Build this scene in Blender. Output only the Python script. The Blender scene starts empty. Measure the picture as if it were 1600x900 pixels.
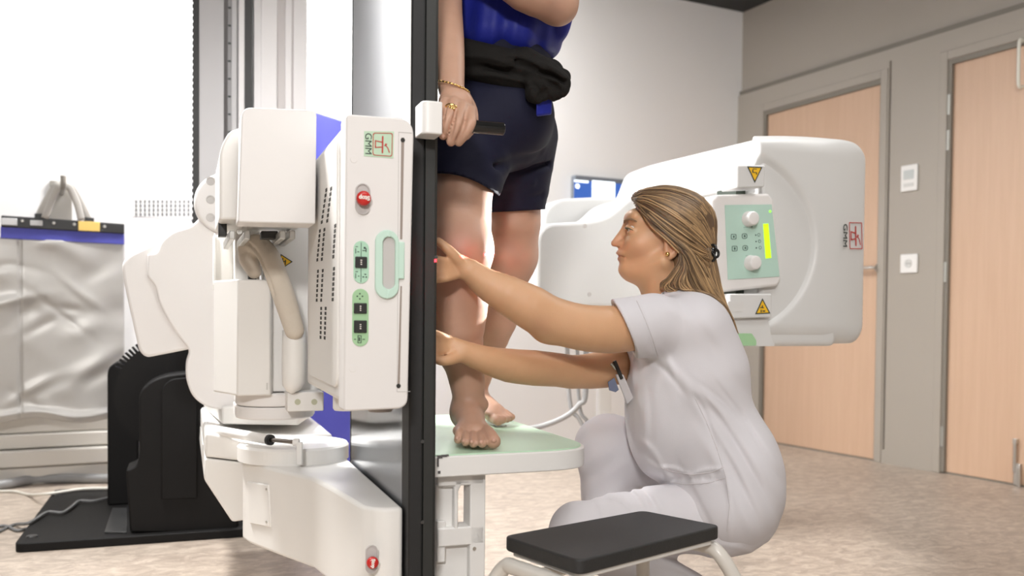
import bpy, bmesh, math, random
import numpy as np
from mathutils import Vector, Matrix, Euler

S = bpy.context.scene
COL = S.collection
random.seed(7)
RNG = np.random.default_rng(11)

# ---------------------------------------------------------------- camera
FPX, PPX, PPY = 1450.0, 800.0, 533.0      # focal length and principal point in 1600x900 pixels
CAM_H = 0.76
YAW = math.radians(27.2)                  # turned towards the right wall (world Y runs along that wall)
PITCH = math.atan(36.0 / FPX)
ROLL = 0.0091
_F0 = Vector((math.sin(YAW), math.cos(YAW), 0)); _R0 = Vector((math.cos(YAW), -math.sin(YAW), 0)); _Z = Vector((0, 0, 1))
CF = _F0 * math.cos(PITCH) - _Z * math.sin(PITCH)
_U0 = _R0.cross(CF)
CR = _R0 * math.cos(ROLL) + _U0 * math.sin(ROLL)
CU = _U0 * math.cos(ROLL) - _R0 * math.sin(ROLL)
CC = Vector((0, 0, CAM_H))
cam_d = bpy.data.cameras.new('camera'); cam = bpy.data.objects.new('camera', cam_d); COL.objects.link(cam)
cam.matrix_world = Matrix(((CR.x, CU.x, -CF.x, CC.x), (CR.y, CU.y, -CF.y, CC.y), (CR.z, CU.z, -CF.z, CC.z), (0, 0, 0, 1)))
cam_d.sensor_width = 36.0; cam_d.sensor_fit = 'HORIZONTAL'
cam_d.lens = FPX / 1600 * 36.0
cam_d.shift_y = (PPY - 450) / 1600
cam_d.clip_start = 0.05
cam_d.dof.use_dof = True; cam_d.dof.focus_distance = 2.02; cam_d.dof.aperture_fstop = 3.4
S.camera = cam

# ---------------------------------------------------------------- light and exposure
S.view_settings.view_transform = 'Standard'; S.view_settings.look = 'None'
S.view_settings.gamma = 1.0; S.view_settings.use_curve_mapping = False
S.view_settings.exposure = 0.14
S.cycles.max_bounces = 10; S.cycles.diffuse_bounces = 5; S.cycles.glossy_bounces = 5
S.cycles.sample_clamp_indirect = 6.0
S.cycles.use_denoising = True
world = bpy.data.worlds.new('world'); S.world = world; world.use_nodes = True
world.node_tree.nodes['Background'].inputs[0].default_value = (0.9, 0.93, 1.0, 1)
world.node_tree.nodes['Background'].inputs[1].default_value = 0.05

def area(name, loc, target, sx, sy, watts, color=(1, 1, 1), spread=180):
    d = bpy.data.lights.new(name, 'AREA'); d.shape = 'RECTANGLE'; d.size = sx; d.size_y = sy
    d.energy = watts; d.color = color; d.spread = math.radians(spread)
    o = bpy.data.objects.new(name, d); COL.objects.link(o); o.location = loc
    o.rotation_euler = (Vector(target) - Vector(loc)).to_track_quat('-Z', 'Y').to_euler()
    return o

# ---------------------------------------------------------------- pixel / plane helpers (true 3D positions at stated depths)
def P(px, py, d):
    return CC + CR * ((px - PPX) / FPX * d) + CU * ((PPY - py) / FPX * d) + CF * d
def ray(px, py):
    return (CR * ((px - PPX) / FPX) + CU * ((PPY - py) / FPX) + CF)
def hit(px, py, p0, nrm):
    r = ray(px, py); k = (Vector(p0) - CC).dot(nrm) / r.dot(nrm)
    return CC + r * k
# the machine frame: n = out of the table towards the patient, t = along the table's width away from us, z = up
MA = math.radians(7.8)
MN = Vector((math.cos(MA), -math.sin(MA), 0)); MT = Vector((math.sin(MA), math.cos(MA), 0))
MO = P(640, 497, 1.75); MO.z = 0
def W(n, t, z): return MO + MN * n + MT * t + _Z * z
def toM(p):
    q = Vector(p) - MO; return Vector((q.dot(MN), q.dot(MT), q.z))
def on_t(px, py, t): v = toM(hit(px, py, W(0, t, 0), MT)); return (v.x, v.z)
def on_n(px, py, n): v = toM(hit(px, py, W(n, 0, 0), MN)); return (v.y, v.z)
def on_z(px, py, z): v = toM(hit(px, py, (0, 0, z), _Z)); return (v.x, v.y)
def floor_at(px, py): return hit(px, py, (0, 0, 0), _Z)

# ---------------------------------------------------------------- materials
def _n(nt, t, **k):
    n = nt.nodes.new(t)
    for a, b in k.items(): setattr(n, a, b)
    return n
MATS = {}
def mat(name, col, rough=0.5, metal=0.0, var=0.04, vscale=6.0, bump=0.0, bscale=200.0, sss=0.0, emit=None, estr=0.0, coat=0.0, attr=None, spec=0.5, vstretch=None):
    if name in MATS: return MATS[name]
    m = bpy.data.materials.new(name); m.use_nodes = True; nt = m.node_tree
    b = nt.nodes['Principled BSDF']; MATS[name] = m
    b.inputs['Roughness'].default_value = rough; b.inputs['Metallic'].default_value = metal
    b.inputs['Specular IOR Level'].default_value = spec
    tc = _n(nt, 'ShaderNodeTexCoord')
    vec = tc.outputs['Object']
    if vstretch:
        mp = _n(nt, 'ShaderNodeMapping'); mp.inputs['Scale'].default_value = vstretch
        nt.links.new(vec, mp.inputs['Vector']); vec = mp.outputs['Vector']
    no = _n(nt, 'ShaderNodeTexNoise'); no.inputs['Scale'].default_value = vscale; no.inputs['Detail'].default_value = 4
    nt.links.new(vec, no.inputs['Vector'])
    mr = _n(nt, 'ShaderNodeMapRange'); mr.inputs['To Min'].default_value = 1 - var; mr.inputs['To Max'].default_value = 1 + var
    nt.links.new(no.outputs['Fac'], mr.inputs['Value'])
    mx = _n(nt, 'ShaderNodeMix', data_type='RGBA', blend_type='MULTIPLY'); mx.inputs['Factor'].default_value = 1
    if attr:
        at = _n(nt, 'ShaderNodeAttribute'); at.attribute_name = attr
        nt.links.new(at.outputs['Color'], mx.inputs['A'])
    else:
        mx.inputs['A'].default_value = (*col, 1)
    nt.links.new(mr.outputs['Result'], mx.inputs['B'])
    nt.links.new(mx.outputs['Result'], b.inputs['Base Color'])
    if bump:
        n2 = _n(nt, 'ShaderNodeTexNoise'); n2.inputs['Scale'].default_value = bscale; n2.inputs['Detail'].default_value = 3
        nt.links.new(vec, n2.inputs['Vector'])
        bp = _n(nt, 'ShaderNodeBump'); bp.inputs['Strength'].default_value = bump; bp.inputs['Distance'].default_value = 0.002
        nt.links.new(n2.outputs['Fac'], bp.inputs['Height']); nt.links.new(bp.outputs['Normal'], b.inputs['Normal'])
    if sss:
        b.inputs['Subsurface Weight'].default_value = sss
        b.inputs['Subsurface Radius'].default_value = (0.012, 0.005, 0.003); b.inputs['Subsurface Scale'].default_value = 1.0
    if coat: b.inputs['Coat Weight'].default_value = coat; b.inputs['Coat Roughness'].default_value = 0.08
    if emit:
        b.inputs['Emission Color'].default_value = (*emit, 1); b.inputs['Emission Strength'].default_value = estr
    return m

# ---------------------------------------------------------------- object helpers
def tag(o, label=None, cat=None, group=None, kind=None):
    if label: o['label'] = label
    if cat: o['category'] = cat
    if group: o['group'] = group
    if kind: o['kind'] = kind
    return o
def thing(name, loc, label, cat, group=None):
    o = bpy.data.objects.new(name, None); COL.objects.link(o); o.location = loc; o.empty_display_size = 0.05
    return tag(o, label, cat, group)
def wloc(o):
    v = Vector(o.location)
    while o.parent: o = o.parent; v += Vector(o.location)
    return v
def link(name, verts, faces, m, parent=None, smooth=False, bevel=0, seg=2, attrs=None, angle=35):
    """one mesh object from world-space vertices"""
    V = np.asarray([tuple(v) for v in verts], dtype=float) if not isinstance(verts, np.ndarray) else verts
    c = (V.min(0) + V.max(0)) / 2
    me = bpy.data.meshes.new(name); me.from_pydata((V - c).tolist(), [], [tuple(f) for f in faces]); me.validate()
    bm = bmesh.new(); bm.from_mesh(me); bmesh.ops.recalc_face_normals(bm, faces=bm.faces)
    bm.to_mesh(me); bm.free()
    if attrs is not None:
        a = me.color_attributes.new('Col', 'FLOAT_COLOR', 'POINT')
        buf = np.ones((len(V), 4)); buf[:, :3] = attrs; a.data.foreach_set('color', buf.ravel())
    if m: me.materials.append(m)
    o = bpy.data.objects.new(name, me); COL.objects.link(o)
    if parent:
        o.parent = parent; o.location = Vector(c) - wloc(parent)
    else: o.location = c
    if smooth:
        for p in me.polygons: p.use_smooth = True
    if bevel:
        b = o.modifiers.new('bevel', 'BEVEL'); b.width = bevel; b.segments = seg; b.limit_method = 'ANGLE'; b.angle_limit = math.radians(angle)
        b.harden_normals = False
        for p in me.polygons: p.use_smooth = True
        try: me.set_sharp_from_angle(angle=math.radians(50))
        except Exception: pass
    return o

class G:
    """collects shapes (world space) for one mesh"""
    def __init__(s): s.v = []; s.f = []
    def add(s, vs, fs):
        k = len(s.v); s.v += [Vector(v) for v in vs]; s.f += [tuple(i + k for i in f) for f in fs]; return s
    def box8(s, c):
        return s.add(c, [(0, 3, 2, 1), (4, 5, 6, 7), (0, 1, 5, 4), (1, 2, 6, 5), (2, 3, 7, 6), (3, 0, 4, 7)])
    def box(s, x0, x1, y0, y1, z0, z1):      # world axes
        return s.box8([(x0, y0, z0), (x1, y0, z0), (x1, y1, z0), (x0, y1, z0), (x0, y0, z1), (x1, y0, z1), (x1, y1, z1), (x0, y1, z1)])
    def mbox(s, n0, n1, t0, t1, z0, z1):     # machine axes
        return s.box8([W(n0, t0, z0), W(n1, t0, z0), W(n1, t1, z0), W(n0, t1, z0), W(n0, t0, z1), W(n1, t0, z1), W(n1, t1, z1), W(n0, t1, z1)])
    def prism(s, a, b):
        k = len(a); fs = [tuple(range(k))[::-1], tuple(range(k, 2 * k))]
        fs += [(i, (i + 1) % k, k + (i + 1) % k, k + i) for i in range(k)]
        return s.add(list(a) + list(b), fs)
    def pt(s, pts, t0, t1):   # polygon (n,z) extruded along t
        return s.prism([W(n, t0, z) for n, z in pts], [W(n, t1, z) for n, z in pts])
    def pn(s, pts, n0, n1):   # polygon (t,z) extruded along n
        return s.prism([W(n0, t, z) for t, z in pts], [W(n1, t, z) for t, z in pts])
    def pz(s, pts, z0, z1):   # polygon (n,t) extruded along z
        return s.prism([W(n, t, z0) for n, t in pts], [W(n, t, z1) for n, t in pts])
    def ring(s, outer, inner, f0, f1):
        """annular prism: outer/inner same count; f0,f1 map 2D->3D for the two caps"""
        k = len(outer); vs = [f0(p) for p in outer] + [f0(p) for p in inner] + [f1(p) for p in outer] + [f1(p) for p in inner]; fs = []
        for i in range(k):
            j = (i + 1) % k
            fs += [(i, j, k + j, k + i), (2 * k + i, 3 * k + i, 3 * k + j, 2 * k + j), (i, 2 * k + i, 2 * k + j, j), (k + i, k + j, 3 * k + j, 3 * k + i)]
        return s.add(vs, fs)
    def tube(s, pts, r, sides=10, smooth=4, cap=True, flat=1.0, up=None):
        pts = [Vector(p) for p in pts]
        rs = list(r) if hasattr(r, '__len__') else [r] * len(pts)
        if smooth > 1 and len(pts) > 2: pts, rs = catmull(pts, rs, smooth)
        ref = None; rings = []
        for i, p in enumerate(pts):
            d = (pts[min(i + 1, len(pts) - 1)] - pts[max(i - 1, 0)])
            if d.length < 1e-9: d = Vector((0, 0, 1))
            d.normalize()
            if ref is None:
                ref = Vector(up) if up else (Vector((0, 0, 1)) if abs(d.z) < .9 else Vector((1, 0, 0)))
            a = ref - d * ref.dot(d)
            if a.length < 1e-6: a = d.orthogonal()
            a.normalize(); b = d.cross(a); ref = a
            rings.append([p + a * (math.cos(2 * math.pi * k / sides) * rs[i] * flat) + b * (math.sin(2 * math.pi * k / sides) * rs[i]) for k in range(sides)])
        vs = [v for R in rings for v in R]; fs = []
        for i in range(len(rings) - 1):
            for k in range(sides):
                q = (k + 1) % sides
                fs.append((i * sides + k, i * sides + q, (i + 1) * sides + q, (i + 1) * sides + k))
        if cap: fs += [tuple(range(sides))[::-1], tuple(range((len(rings) - 1) * sides, len(rings) * sides))]
        return s.add(vs, fs)
    def cyl(s, a, b, r, sides=24, r2=None):
        return s.tube([a, b], [r, r if r2 is None else r2], sides, 1)
    def lathe(s, c, axis, prof, sides=24):
        """prof: list of (distance along axis, radius)"""
        c = Vector(c); d = Vector(axis).normalized(); a = d.orthogonal().normalized(); b = d.cross(a); vs = []; fs = []
        for (h, r) in prof:
            vs += [c + d * h + a * (math.cos(2 * math.pi * k / sides) * r) + b * (math.sin(2 * math.pi * k / sides) * r) for k in range(sides)]
        for i in range(len(prof) - 1):
            for k in range(sides):
                q = (k + 1) % sides; fs.append((i * sides + k, i * sides + q, (i + 1) * sides + q, (i + 1) * sides + k))
        fs += [tuple(range(sides))[::-1], tuple(range((len(prof) - 1) * sides, len(prof) * sides))]
        return s.add(vs, fs)
    def torus(s, c, axis, R, r, seg=28, sides=8):
        c = Vector(c); d = Vector(axis).normalized(); a = d.orthogonal().normalized(); b = d.cross(a); vs = []; fs = []
        for i in range(seg):
            u = a * math.cos(2 * math.pi * i / seg) + b * math.sin(2 * math.pi * i / seg)
            vs += [c + u * (R + r * math.cos(2 * math.pi * k / sides)) + d * (r * math.sin(2 * math.pi * k / sides)) for k in range(sides)]
        for i in range(seg):
            for k in range(sides):
                fs.append((i * sides + k, i * sides + (k + 1) % sides, ((i + 1) % seg) * sides + (k + 1) % sides, ((i + 1) % seg) * sides + k))
        return s.add(vs, fs)
    def ball(s, c, rx, ry=None, rz=None, seg=20, rings=12):
        ry = ry or rx; rz = rz or rx; c = Vector(c); vs = [c + Vector((0, 0, rz))]; fs = []
        for i in range(1, rings):
            th = math.pi * i / rings
            vs += [c + Vector((rx * math.sin(th) * math.cos(2 * math.pi * k / seg), ry * math.sin(th) * math.sin(2 * math.pi * k / seg), rz * math.cos(th))) for k in range(seg)]
        vs.append(c - Vector((0, 0, rz)))
        for k in range(seg): fs.append((0, 1 + k, 1 + (k + 1) % seg))
        for i in range(rings - 2):
            for k in range(seg):
                a = 1 + i * seg + k; b = 1 + i * seg + (k + 1) % seg; fs.append((a, a + seg, b + seg, b))
        L = len(vs) - 1
        for k in range(seg): fs.append((L, 1 + (rings - 2) * seg + (k + 1) % seg, 1 + (rings - 2) * seg + k))
        return s.add(vs, fs)
    def out(s, name, m, parent=None, **k): return link(name, s.v, s.f, m, parent, **k)

def catmull(pts, rs, n):
    P4 = [pts[0] * 2 - pts[1]] + pts + [pts[-1] * 2 - pts[-2]]; R4 = [rs[0]] + list(rs) + [rs[-1]]
    op, orr = [], []
    for i in range(1, len(P4) - 2):
        for k in range(n):
            u = k / n; a, b, c, d = P4[i - 1], P4[i], P4[i + 1], P4[i + 2]
            op.append(0.5 * ((2 * b) + (c - a) * u + (2 * a - 5 * b + 4 * c - d) * u * u + (3 * b - a - 3 * c + d) * u ** 3))
            orr.append(R4[i] + (R4[i + 1] - R4[i]) * u)
    op.append(pts[-1].copy()); orr.append(rs[-1]); return op, orr
def rpoly(pts, r, n=5):
    """round the corners of a 2D polygon; r scalar or per-corner list"""
    k = len(pts); rs = r if hasattr(r, '__len__') else [r] * k; out = []
    for i in range(k):
        p = Vector(pts[i]); a = Vector(pts[i - 1]); b = Vector(pts[(i + 1) % k])
        if rs[i] <= 0: out.append(tuple(p)); continue
        da = (a - p); db = (b - p); l = min(rs[i], da.length * .48, db.length * .48)
        A = p + da.normalized() * l; B = p + db.normalized() * l
        for j in range(n + 1):
            u = j / n; out.append(tuple(A * (1 - u) ** 2 + p * (2 * u * (1 - u)) + B * u * u))
    return out
def stadium(x0, x1, z0, z1, n=8):
    r = min(abs(x1 - x0), abs(z1 - z0)) / 2; cx, cz = (x0 + x1) / 2, (z0 + z1) / 2
    hx, hz = abs(x1 - x0) / 2 - r, abs(z1 - z0) / 2 - r; o = []
    for q, (sx, sz) in enumerate(((1, 1), (-1, 1), (-1, -1), (1, -1))):
        for j in range(n + 1):
            a = math.pi / 2 * (q + j / n); o.append((cx + sx * hx + r * math.cos(a), cz + sz * hz + r * math.sin(a)))
    return o
def text_mesh(name, s, size, origin, xdir, ydir, m, parent, ext=0.0006, center=True, bold=0.0):
    cu = bpy.data.curves.new(name, 'FONT'); cu.body = s; cu.size = size; cu.extrude = ext; cu.offset = bold
    if center: cu.align_x = 'CENTER'; cu.align_y = 'CENTER'
    o = bpy.data.objects.new(name, cu); COL.objects.link(o)
    dg = bpy.context.evaluated_depsgraph_get(); me = bpy.data.meshes.new_from_object(o.evaluated_get(dg))
    bpy.data.objects.remove(o); x = Vector(xdir).normalized(); y = Vector(ydir).normalized(); z = x.cross(y)
    vs = [Vector(origin) + x * v.co.x + y * v.co.y + z * v.co.z for v in me.vertices]; fs = [tuple(p.vertices) for p in me.polygons]
    bpy.data.meshes.remove(me); bpy.data.curves.remove(cu)
    return link(name, vs, fs, m, parent)

# ---------------------------------------------------------------- signed-distance modelling for soft bodies
class SDF:
    def __init__(s): s.ops = []
    def cone(s, a, b, ra, rb, k=0.02, op='u'):
        s.ops.append(('c', np.array(a, float), np.array(b, float), ra, rb, k, op)); return s
    def chain(s, pts, rs, k=0.012, op='u', sub=3):
        q, rr = [Vector(p) for p in pts], list(rs)
        if len(q) > 2: q, rr = catmull(q, rr, sub)
        s.ops.append(('p', np.array([tuple(v) for v in q]), np.array(rr), None, None, k, op)); return s
    def ell(s, c, r, axes=None, k=0.02, op='u'):
        A = np.eye(3) if axes is None else np.array([list(Vector(a).normalized()) for a in axes], float)
        s.ops.append(('e', np.array(c, float), np.array(r, float), A, None, k, op)); return s
    def box(s, c, h, rnd, axes=None, k=0.02, op='u'):
        A = np.eye(3) if axes is None else np.array([list(Vector(a).normalized()) for a in axes], float)
        s.ops.append(('b', np.array(c, float), np.array(h, float), A, rnd, k, op)); return s
    def half(s, p, nrm, k=0.003, op='i'):   # keep the side opposite to nrm
        s.ops.append(('h', np.array(p, float), np.array(Vector(nrm).normalized(), float), None, None, k, op)); return s
    def fun(s, f, op='+'): s.ops.append(('f', f, None, None, None, 0, op)); return s
    def __call__(s, X):
        D = None
        for o in s.ops:
            t = o[0]; k = o[5]; op = o[6]
            if t == 'c':
                _, a, b, ra, rb = o[:5]; ba = b - a; L2 = ba @ ba + 1e-12; h = np.clip(((X - a) @ ba) / L2, 0, 1)
                d = np.linalg.norm(X - a - h[:, None] * ba, axis=1) - (ra + (rb - ra) * h)
            elif t == 'p':
                Q, R = o[1], o[2]; d = np.full(len(X), 1e9); cc = (Q.min(0) + Q.max(0)) / 2; rad = np.linalg.norm(Q - cc, axis=1).max() + R.max()
                far = np.linalg.norm(X - cc, axis=1) - rad; nr_m = far < .03; d[~nr_m] = far[~nr_m]; Y = X[nr_m]; e = np.full(len(Y), 1e9)
                for i in range(len(Q) - 1):
                    ba = Q[i + 1] - Q[i]; L2 = ba @ ba + 1e-12; pa = Y - Q[i]; h = np.clip((pa @ ba) / L2, 0, 1); pa -= h[:, None] * ba
                    np.minimum(e, np.sqrt((pa * pa).sum(1)) - (R[i] + (R[i + 1] - R[i]) * h), out=e)
                d[nr_m] = e
            elif t == 'e':
                _, c, r, A = o[:4]; q = (X - c) @ A.T; k0 = np.linalg.norm(q / r, axis=1); k1 = np.linalg.norm(q / (r * r), axis=1) + 1e-9
                d = k0 * (k0 - 1) / k1
                d = np.where(k0 < 1e-4, -r.min(), d)
            elif t == 'b':
                _, c, hh, A, rnd = o[:5]; q = np.abs((X - c) @ A.T) - (hh - rnd)
                d = np.linalg.norm(np.maximum(q, 0), axis=1) + np.minimum(q.max(1), 0) - rnd
            elif t == 'h': d = (X - o[1]) @ o[2]
            elif t == 'f':
                D = D + o[1](X) if op == '+' else np.maximum(D, o[1](X)); continue
            if D is None: D = d; continue
            if op == 's': d = -d
            if op == 'u':
                if k > 0: h = np.maximum(k - np.abs(D - d), 0) / k; D = np.minimum(D, d) - h * h * k * .25
                else: D = np.minimum(D, d)
            else:
                if k > 0: h = np.maximum(k - np.abs(D - d), 0) / k; D = np.maximum(D, d) + h * h * k * .25
                else: D = np.maximum(D, d)
        return D
    def bounds(s, pad=0.03):
        lo, hi = [], []
        for o in s.ops:
            if o[6] != 'u': continue
            if o[0] == 'c':
                lo += [o[1] - o[3], o[2] - o[4]]; hi += [o[1] + o[3], o[2] + o[4]]
            elif o[0] == 'p':
                lo.append((o[1] - o[2][:, None]).min(0)); hi.append((o[1] + o[2][:, None]).max(0))
            elif o[0] in 'eb':
                r = (np.abs(o[3].T) @ o[2]); lo.append(o[1] - r); hi.append(o[1] + r)
        return np.min(lo, 0) - pad, np.max(hi, 0) + pad
    def mesh(s, h=0.005, newton=2):
        lo, hi = s.bounds(); B = 4; n = (np.ceil((hi - lo) / (h * B)).astype(int) + 1) * B + 1
        nb = (n - 1) // B
        c = np.stack(np.meshgrid(*[np.arange(q) * B + B / 2 for q in nb], indexing='ij'), -1).reshape(-1, 3) * h + lo
        dc = np.concatenate([s(x) for x in np.array_split(c, max(1, len(c) // 200000))]).reshape(nb)
        act = np.abs(dc) < h * B * 1.35 + 0.004
        val = np.repeat(np.repeat(np.repeat(dc, B, 0), B, 1), B, 2).astype(np.float32)
        val = np.pad(val, ((0, 1),) * 3, mode='edge'); val = np.where(np.abs(val) < 1e-6, 1e-6, val)
        mk = np.repeat(np.repeat(np.repeat(act, B, 0), B, 1), B, 2); m2 = np.zeros(n, bool)
        for i in (0, 1):
            for j in (0, 1):
                for k in (0, 1): m2[i:n[0] - 1 + i, j:n[1] - 1 + j, k:n[2] - 1 + k] |= mk
        idx = np.argwhere(m2); out = np.empty(len(idx), np.float32)
        for a in range(0, len(idx), 200000): out[a:a + 200000] = s(idx[a:a + 200000] * h + lo)
        val[m2] = out; ins = val < 0
        corners = [(i, j, k) for i in (0, 1) for j in (0, 1) for k in (0, 1)]
        cnt = np.zeros(n - 1, np.int8)
        for i, j, k in corners: cnt += ins[i:n[0] - 1 + i, j:n[1] - 1 + j, k:n[2] - 1 + k]
        mixed = (cnt > 0) & (cnt < 8) & mk
        cells = np.argwhere(mixed); cid = -np.ones(n - 1, np.int64); cid[mixed] = np.arange(len(cells))
        acc = np.zeros((len(cells), 3)); num = np.zeros(len(cells))
        for ci in corners:
            for ax in range(3):
                if ci[ax]: continue
                cj = list(ci); cj[ax] = 1
                a = val[tuple((cells + ci).T)]; b = val[tuple((cells + cj).T)]; x = (a < 0) != (b < 0)
                u = np.where(x, a / np.where(x, a - b, 1), 0); p = np.array(ci, float)[None] + np.zeros((len(cells), 3)); p[:, ax] = u
                acc[x] += p[x]; num[x] += 1
        V = (cells + acc / num[:, None]) * h + lo; F = []
        for ax in range(3):
            a1, a2 = (ax + 1) % 3, (ax + 2) % 3
            sl0 = [slice(None)] * 3; sl1 = [slice(None)] * 3; sl0[ax] = slice(0, -1); sl1[ax] = slice(1, None)
            e = np.argwhere(ins[tuple(sl0)] != ins[tuple(sl1)])
            e = e[(e[:, a1] > 0) & (e[:, a2] > 0) & (e[:, a1] < n[a1] - 1) & (e[:, a2] < n[a2] - 1)]
            d1 = np.zeros(3, int); d1[a1] = 1; d2 = np.zeros(3, int); d2[a2] = 1
            q = np.stack([cid[tuple((e - d1 - d2).T)], cid[tuple((e - d2).T)], cid[tuple(e.T)], cid[tuple((e - d1).T)]], 1)
            fl = ~ins[tuple(e.T)]; q[fl] = q[fl][:, ::-1]; F.append(q[(q >= 0).all(1)])
        F = np.concatenate(F)
        for _ in range(newton):
            e = h * .25; d = s(V); g = np.stack([s(V + np.eye(3)[i] * e) - s(V - np.eye(3)[i] * e) for i in range(3)], 1) / (2 * e)
            gl = np.maximum((g * g).sum(1), .25); V = V - np.clip(d / gl, -h, h)[:, None] * g
        # keep only the largest connected piece
        par = np.arange(len(V))
        ed = np.concatenate([F[:, [0, 1]], F[:, [1, 2]], F[:, [2, 3]]])
        for _ in range(200):
            r0, r1 = par[ed[:, 0]], par[ed[:, 1]]
            if (r0 == r1).all(): break
            mn = np.minimum(r0, r1); np.minimum.at(par, r0, mn); np.minimum.at(par, r1, mn)
            while True:
                nn = par[par]
                if (nn == par).all(): break
                par = nn
        ids, c = np.unique(par, return_counts=True); keep = par == ids[c.argmax()]
        new = -np.ones(len(V), int); new[keep] = np.arange(keep.sum()); F = F[keep[F].all(1)]
        return V[keep], new[F]
def sdf_obj(name, sdf, m, parent=None, h=0.005, colf=None):
    V, F = sdf.mesh(h)
    at = colf(V) if colf else None
    c = (V.min(0) + V.max(0)) / 2
    me = bpy.data.meshes.new(name); me.vertices.add(len(V)); me.vertices.foreach_set('co', (V - c).ravel())
    me.loops.add(F.size); me.loops.foreach_set('vertex_index', F.ravel().astype(np.int32))
    me.polygons.add(len(F)); me.polygons.foreach_set('loop_start', np.arange(0, F.size, 4, dtype=np.int32))
    me.polygons.foreach_set('use_smooth', np.ones(len(F), bool)); me.update(calc_edges=True); me.validate()
    if at is not None:
        a = me.color_attributes.new('Col', 'FLOAT_COLOR', 'POINT'); buf = np.ones((len(V), 4)); buf[:, :3] = at; a.data.foreach_set('color', buf.ravel())
    me.materials.append(m)
    o = bpy.data.objects.new(name, me); COL.objects.link(o)
    if parent: o.parent = parent; o.location = Vector(c) - wloc(parent)
    else: o.location = c
    return o
# ================================================================ lights of the room and added fills
CEIL = 2.75
XR = floor_at(1366, 721).x                       # right wall
YB = floor_at(1124, 683.5).y                     # back wall
XL, YF = -4.2, -3.2
key = area('ceiling_panel_back', (-0.05, 3.0, CEIL - .05), (1.15, 1.95, .35), 0.6, 0.5, 88, (1.0, 0.985, 0.97), 115)
front = area('ceiling_panel_entrance', (-1.5, -2.3, CEIL - .1), (0.8, 1.4, 0.6), 0.6, 0.6, 165, (1.0, 0.975, 0.95))
fill = area('added_ceiling_fill', (0.6, 0.1, CEIL - .05), (0.6, 0.1, 0), 1.4, 1.2, 30, (1.0, 0.965, 0.93))  # added soft general fill, not a known lamp of the room
washer = area('ceiling_panel_wall', (-1.4, 4.2, CEIL - .05), (-1.4, 4.2, 0), 1.6, 0.3, 26, (1.0, 0.99, 0.98))
washer2 = area('added_wall_wash', (1.2, 4.05, CEIL - .05), (1.15, 4.7, .9), 1.0, 0.3, 92, (1.0, 0.99, 0.97))  # added lamp that brightens the right part of the back wall
rightl = area('ceiling_panel_doors', (2.6, 1.6, CEIL - .05), (2.6, 1.6, 0), 0.5, 0.8, 18, (1.0, 0.97, 0.94))

# ================================================================ room shell
M_wall = mat('white_wall_paint', (0.84, 0.835, 0.83), 0.7, var=.015, vscale=2, bump=.05, bscale=250)
M_grey = mat('taupe_wall_paint', (0.36, 0.325, 0.28), 0.55, var=.02, vscale=2, bump=.08, bscale=300)
M_ceil = mat('dark_ceiling', (0.035, 0.035, 0.035), 0.8)
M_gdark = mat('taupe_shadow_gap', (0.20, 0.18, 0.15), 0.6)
def floor_mat():
    m = bpy.data.materials.new('marbled_linoleum'); m.use_nodes = True; nt = m.node_tree; b = nt.nodes['Principled BSDF']
    tc = _n(nt, 'ShaderNodeTexCoord'); mp = _n(nt, 'ShaderNodeMapping'); mp.inputs['Scale'].default_value = (7.0, 11.0, 1)
    mp.inputs['Rotation'].default_value = (0, 0, math.radians(35))
    nt.links.new(tc.outputs['Object'], mp.inputs['Vector'])
    n1 = _n(nt, 'ShaderNodeTexNoise'); n1.inputs['Scale'].default_value = 2.2; n1.inputs['Detail'].default_value = 9; n1.inputs['Roughness'].default_value = .68; n1.inputs['Distortion'].default_value = .9
    nt.links.new(mp.outputs['Vector'], n1.inputs['Vector'])
    cr = _n(nt, 'ShaderNodeValToRGB'); e = cr.color_ramp.elements
    e[0].position = .4; e[0].color = (0.345, 0.285, 0.235, 1); e[1].position = .62; e[1].color = (0.52, 0.445, 0.37, 1)
    x = e.new(.5); x.color = (0.42, 0.35, 0.29, 1)
    nt.links.new(n1.outputs['Fac'], cr.inputs['Fac']); nt.links.new(cr.outputs['Color'], b.inputs['Base Color'])
    b.inputs['Roughness'].default_value = .42; b.inputs['Specular IOR Level'].default_value = .45
    return m
M_floor = floor_mat()
def wood_mat(name, c0, c1):
    m = bpy.data.materials.new(name); m.use_nodes = True; nt = m.node_tree; b = nt.nodes['Principled BSDF']
    tc = _n(nt, 'ShaderNodeTexCoord'); mp = _n(nt, 'ShaderNodeMapping'); mp.inputs['Scale'].default_value = (14, 14, .8)
    nt.links.new(tc.outputs['Object'], mp.inputs['Vector'])
    n1 = _n(nt, 'ShaderNodeTexNoise'); n1.inputs['Scale'].default_value = 3; n1.inputs['Detail'].default_value = 8; n1.inputs['Roughness'].default_value = .6
    nt.links.new(mp.outputs['Vector'], n1.inputs['Vector'])
    cr = _n(nt, 'ShaderNodeValToRGB'); cr.color_ramp.elements[0].position = .3; cr.color_ramp.elements[0].color = (*c0, 1)
    cr.color_ramp.elements[1].position = .7; cr.color_ramp.elements[1].color = (*c1, 1)
    nt.links.new(n1.outputs['Fac'], cr.inputs['Fac']); nt.links.new(cr.outputs['Color'], b.inputs['Base Color'])
    b.inputs['Roughness'].default_value = .45; return m
M_wood = wood_mat('beech_laminate', (0.545, 0.365, 0.25), (0.59, 0.405, 0.285))
M_metal = mat('brushed_steel', (0.62, 0.61, 0.58), .32, 1.0, var=.05)
M_hinge = mat('dull_hinge', (0.40, 0.40, 0.37), .45, .6)
M_dkmetal = mat('dark_steel', (0.10, 0.10, 0.10), .4, .8)
M_white = mat('white_plastic', (0.80, 0.79, 0.77), .38, var=.012, vscale=3)
M_black = mat('black_plastic', (0.018, 0.018, 0.018), .45)

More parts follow.
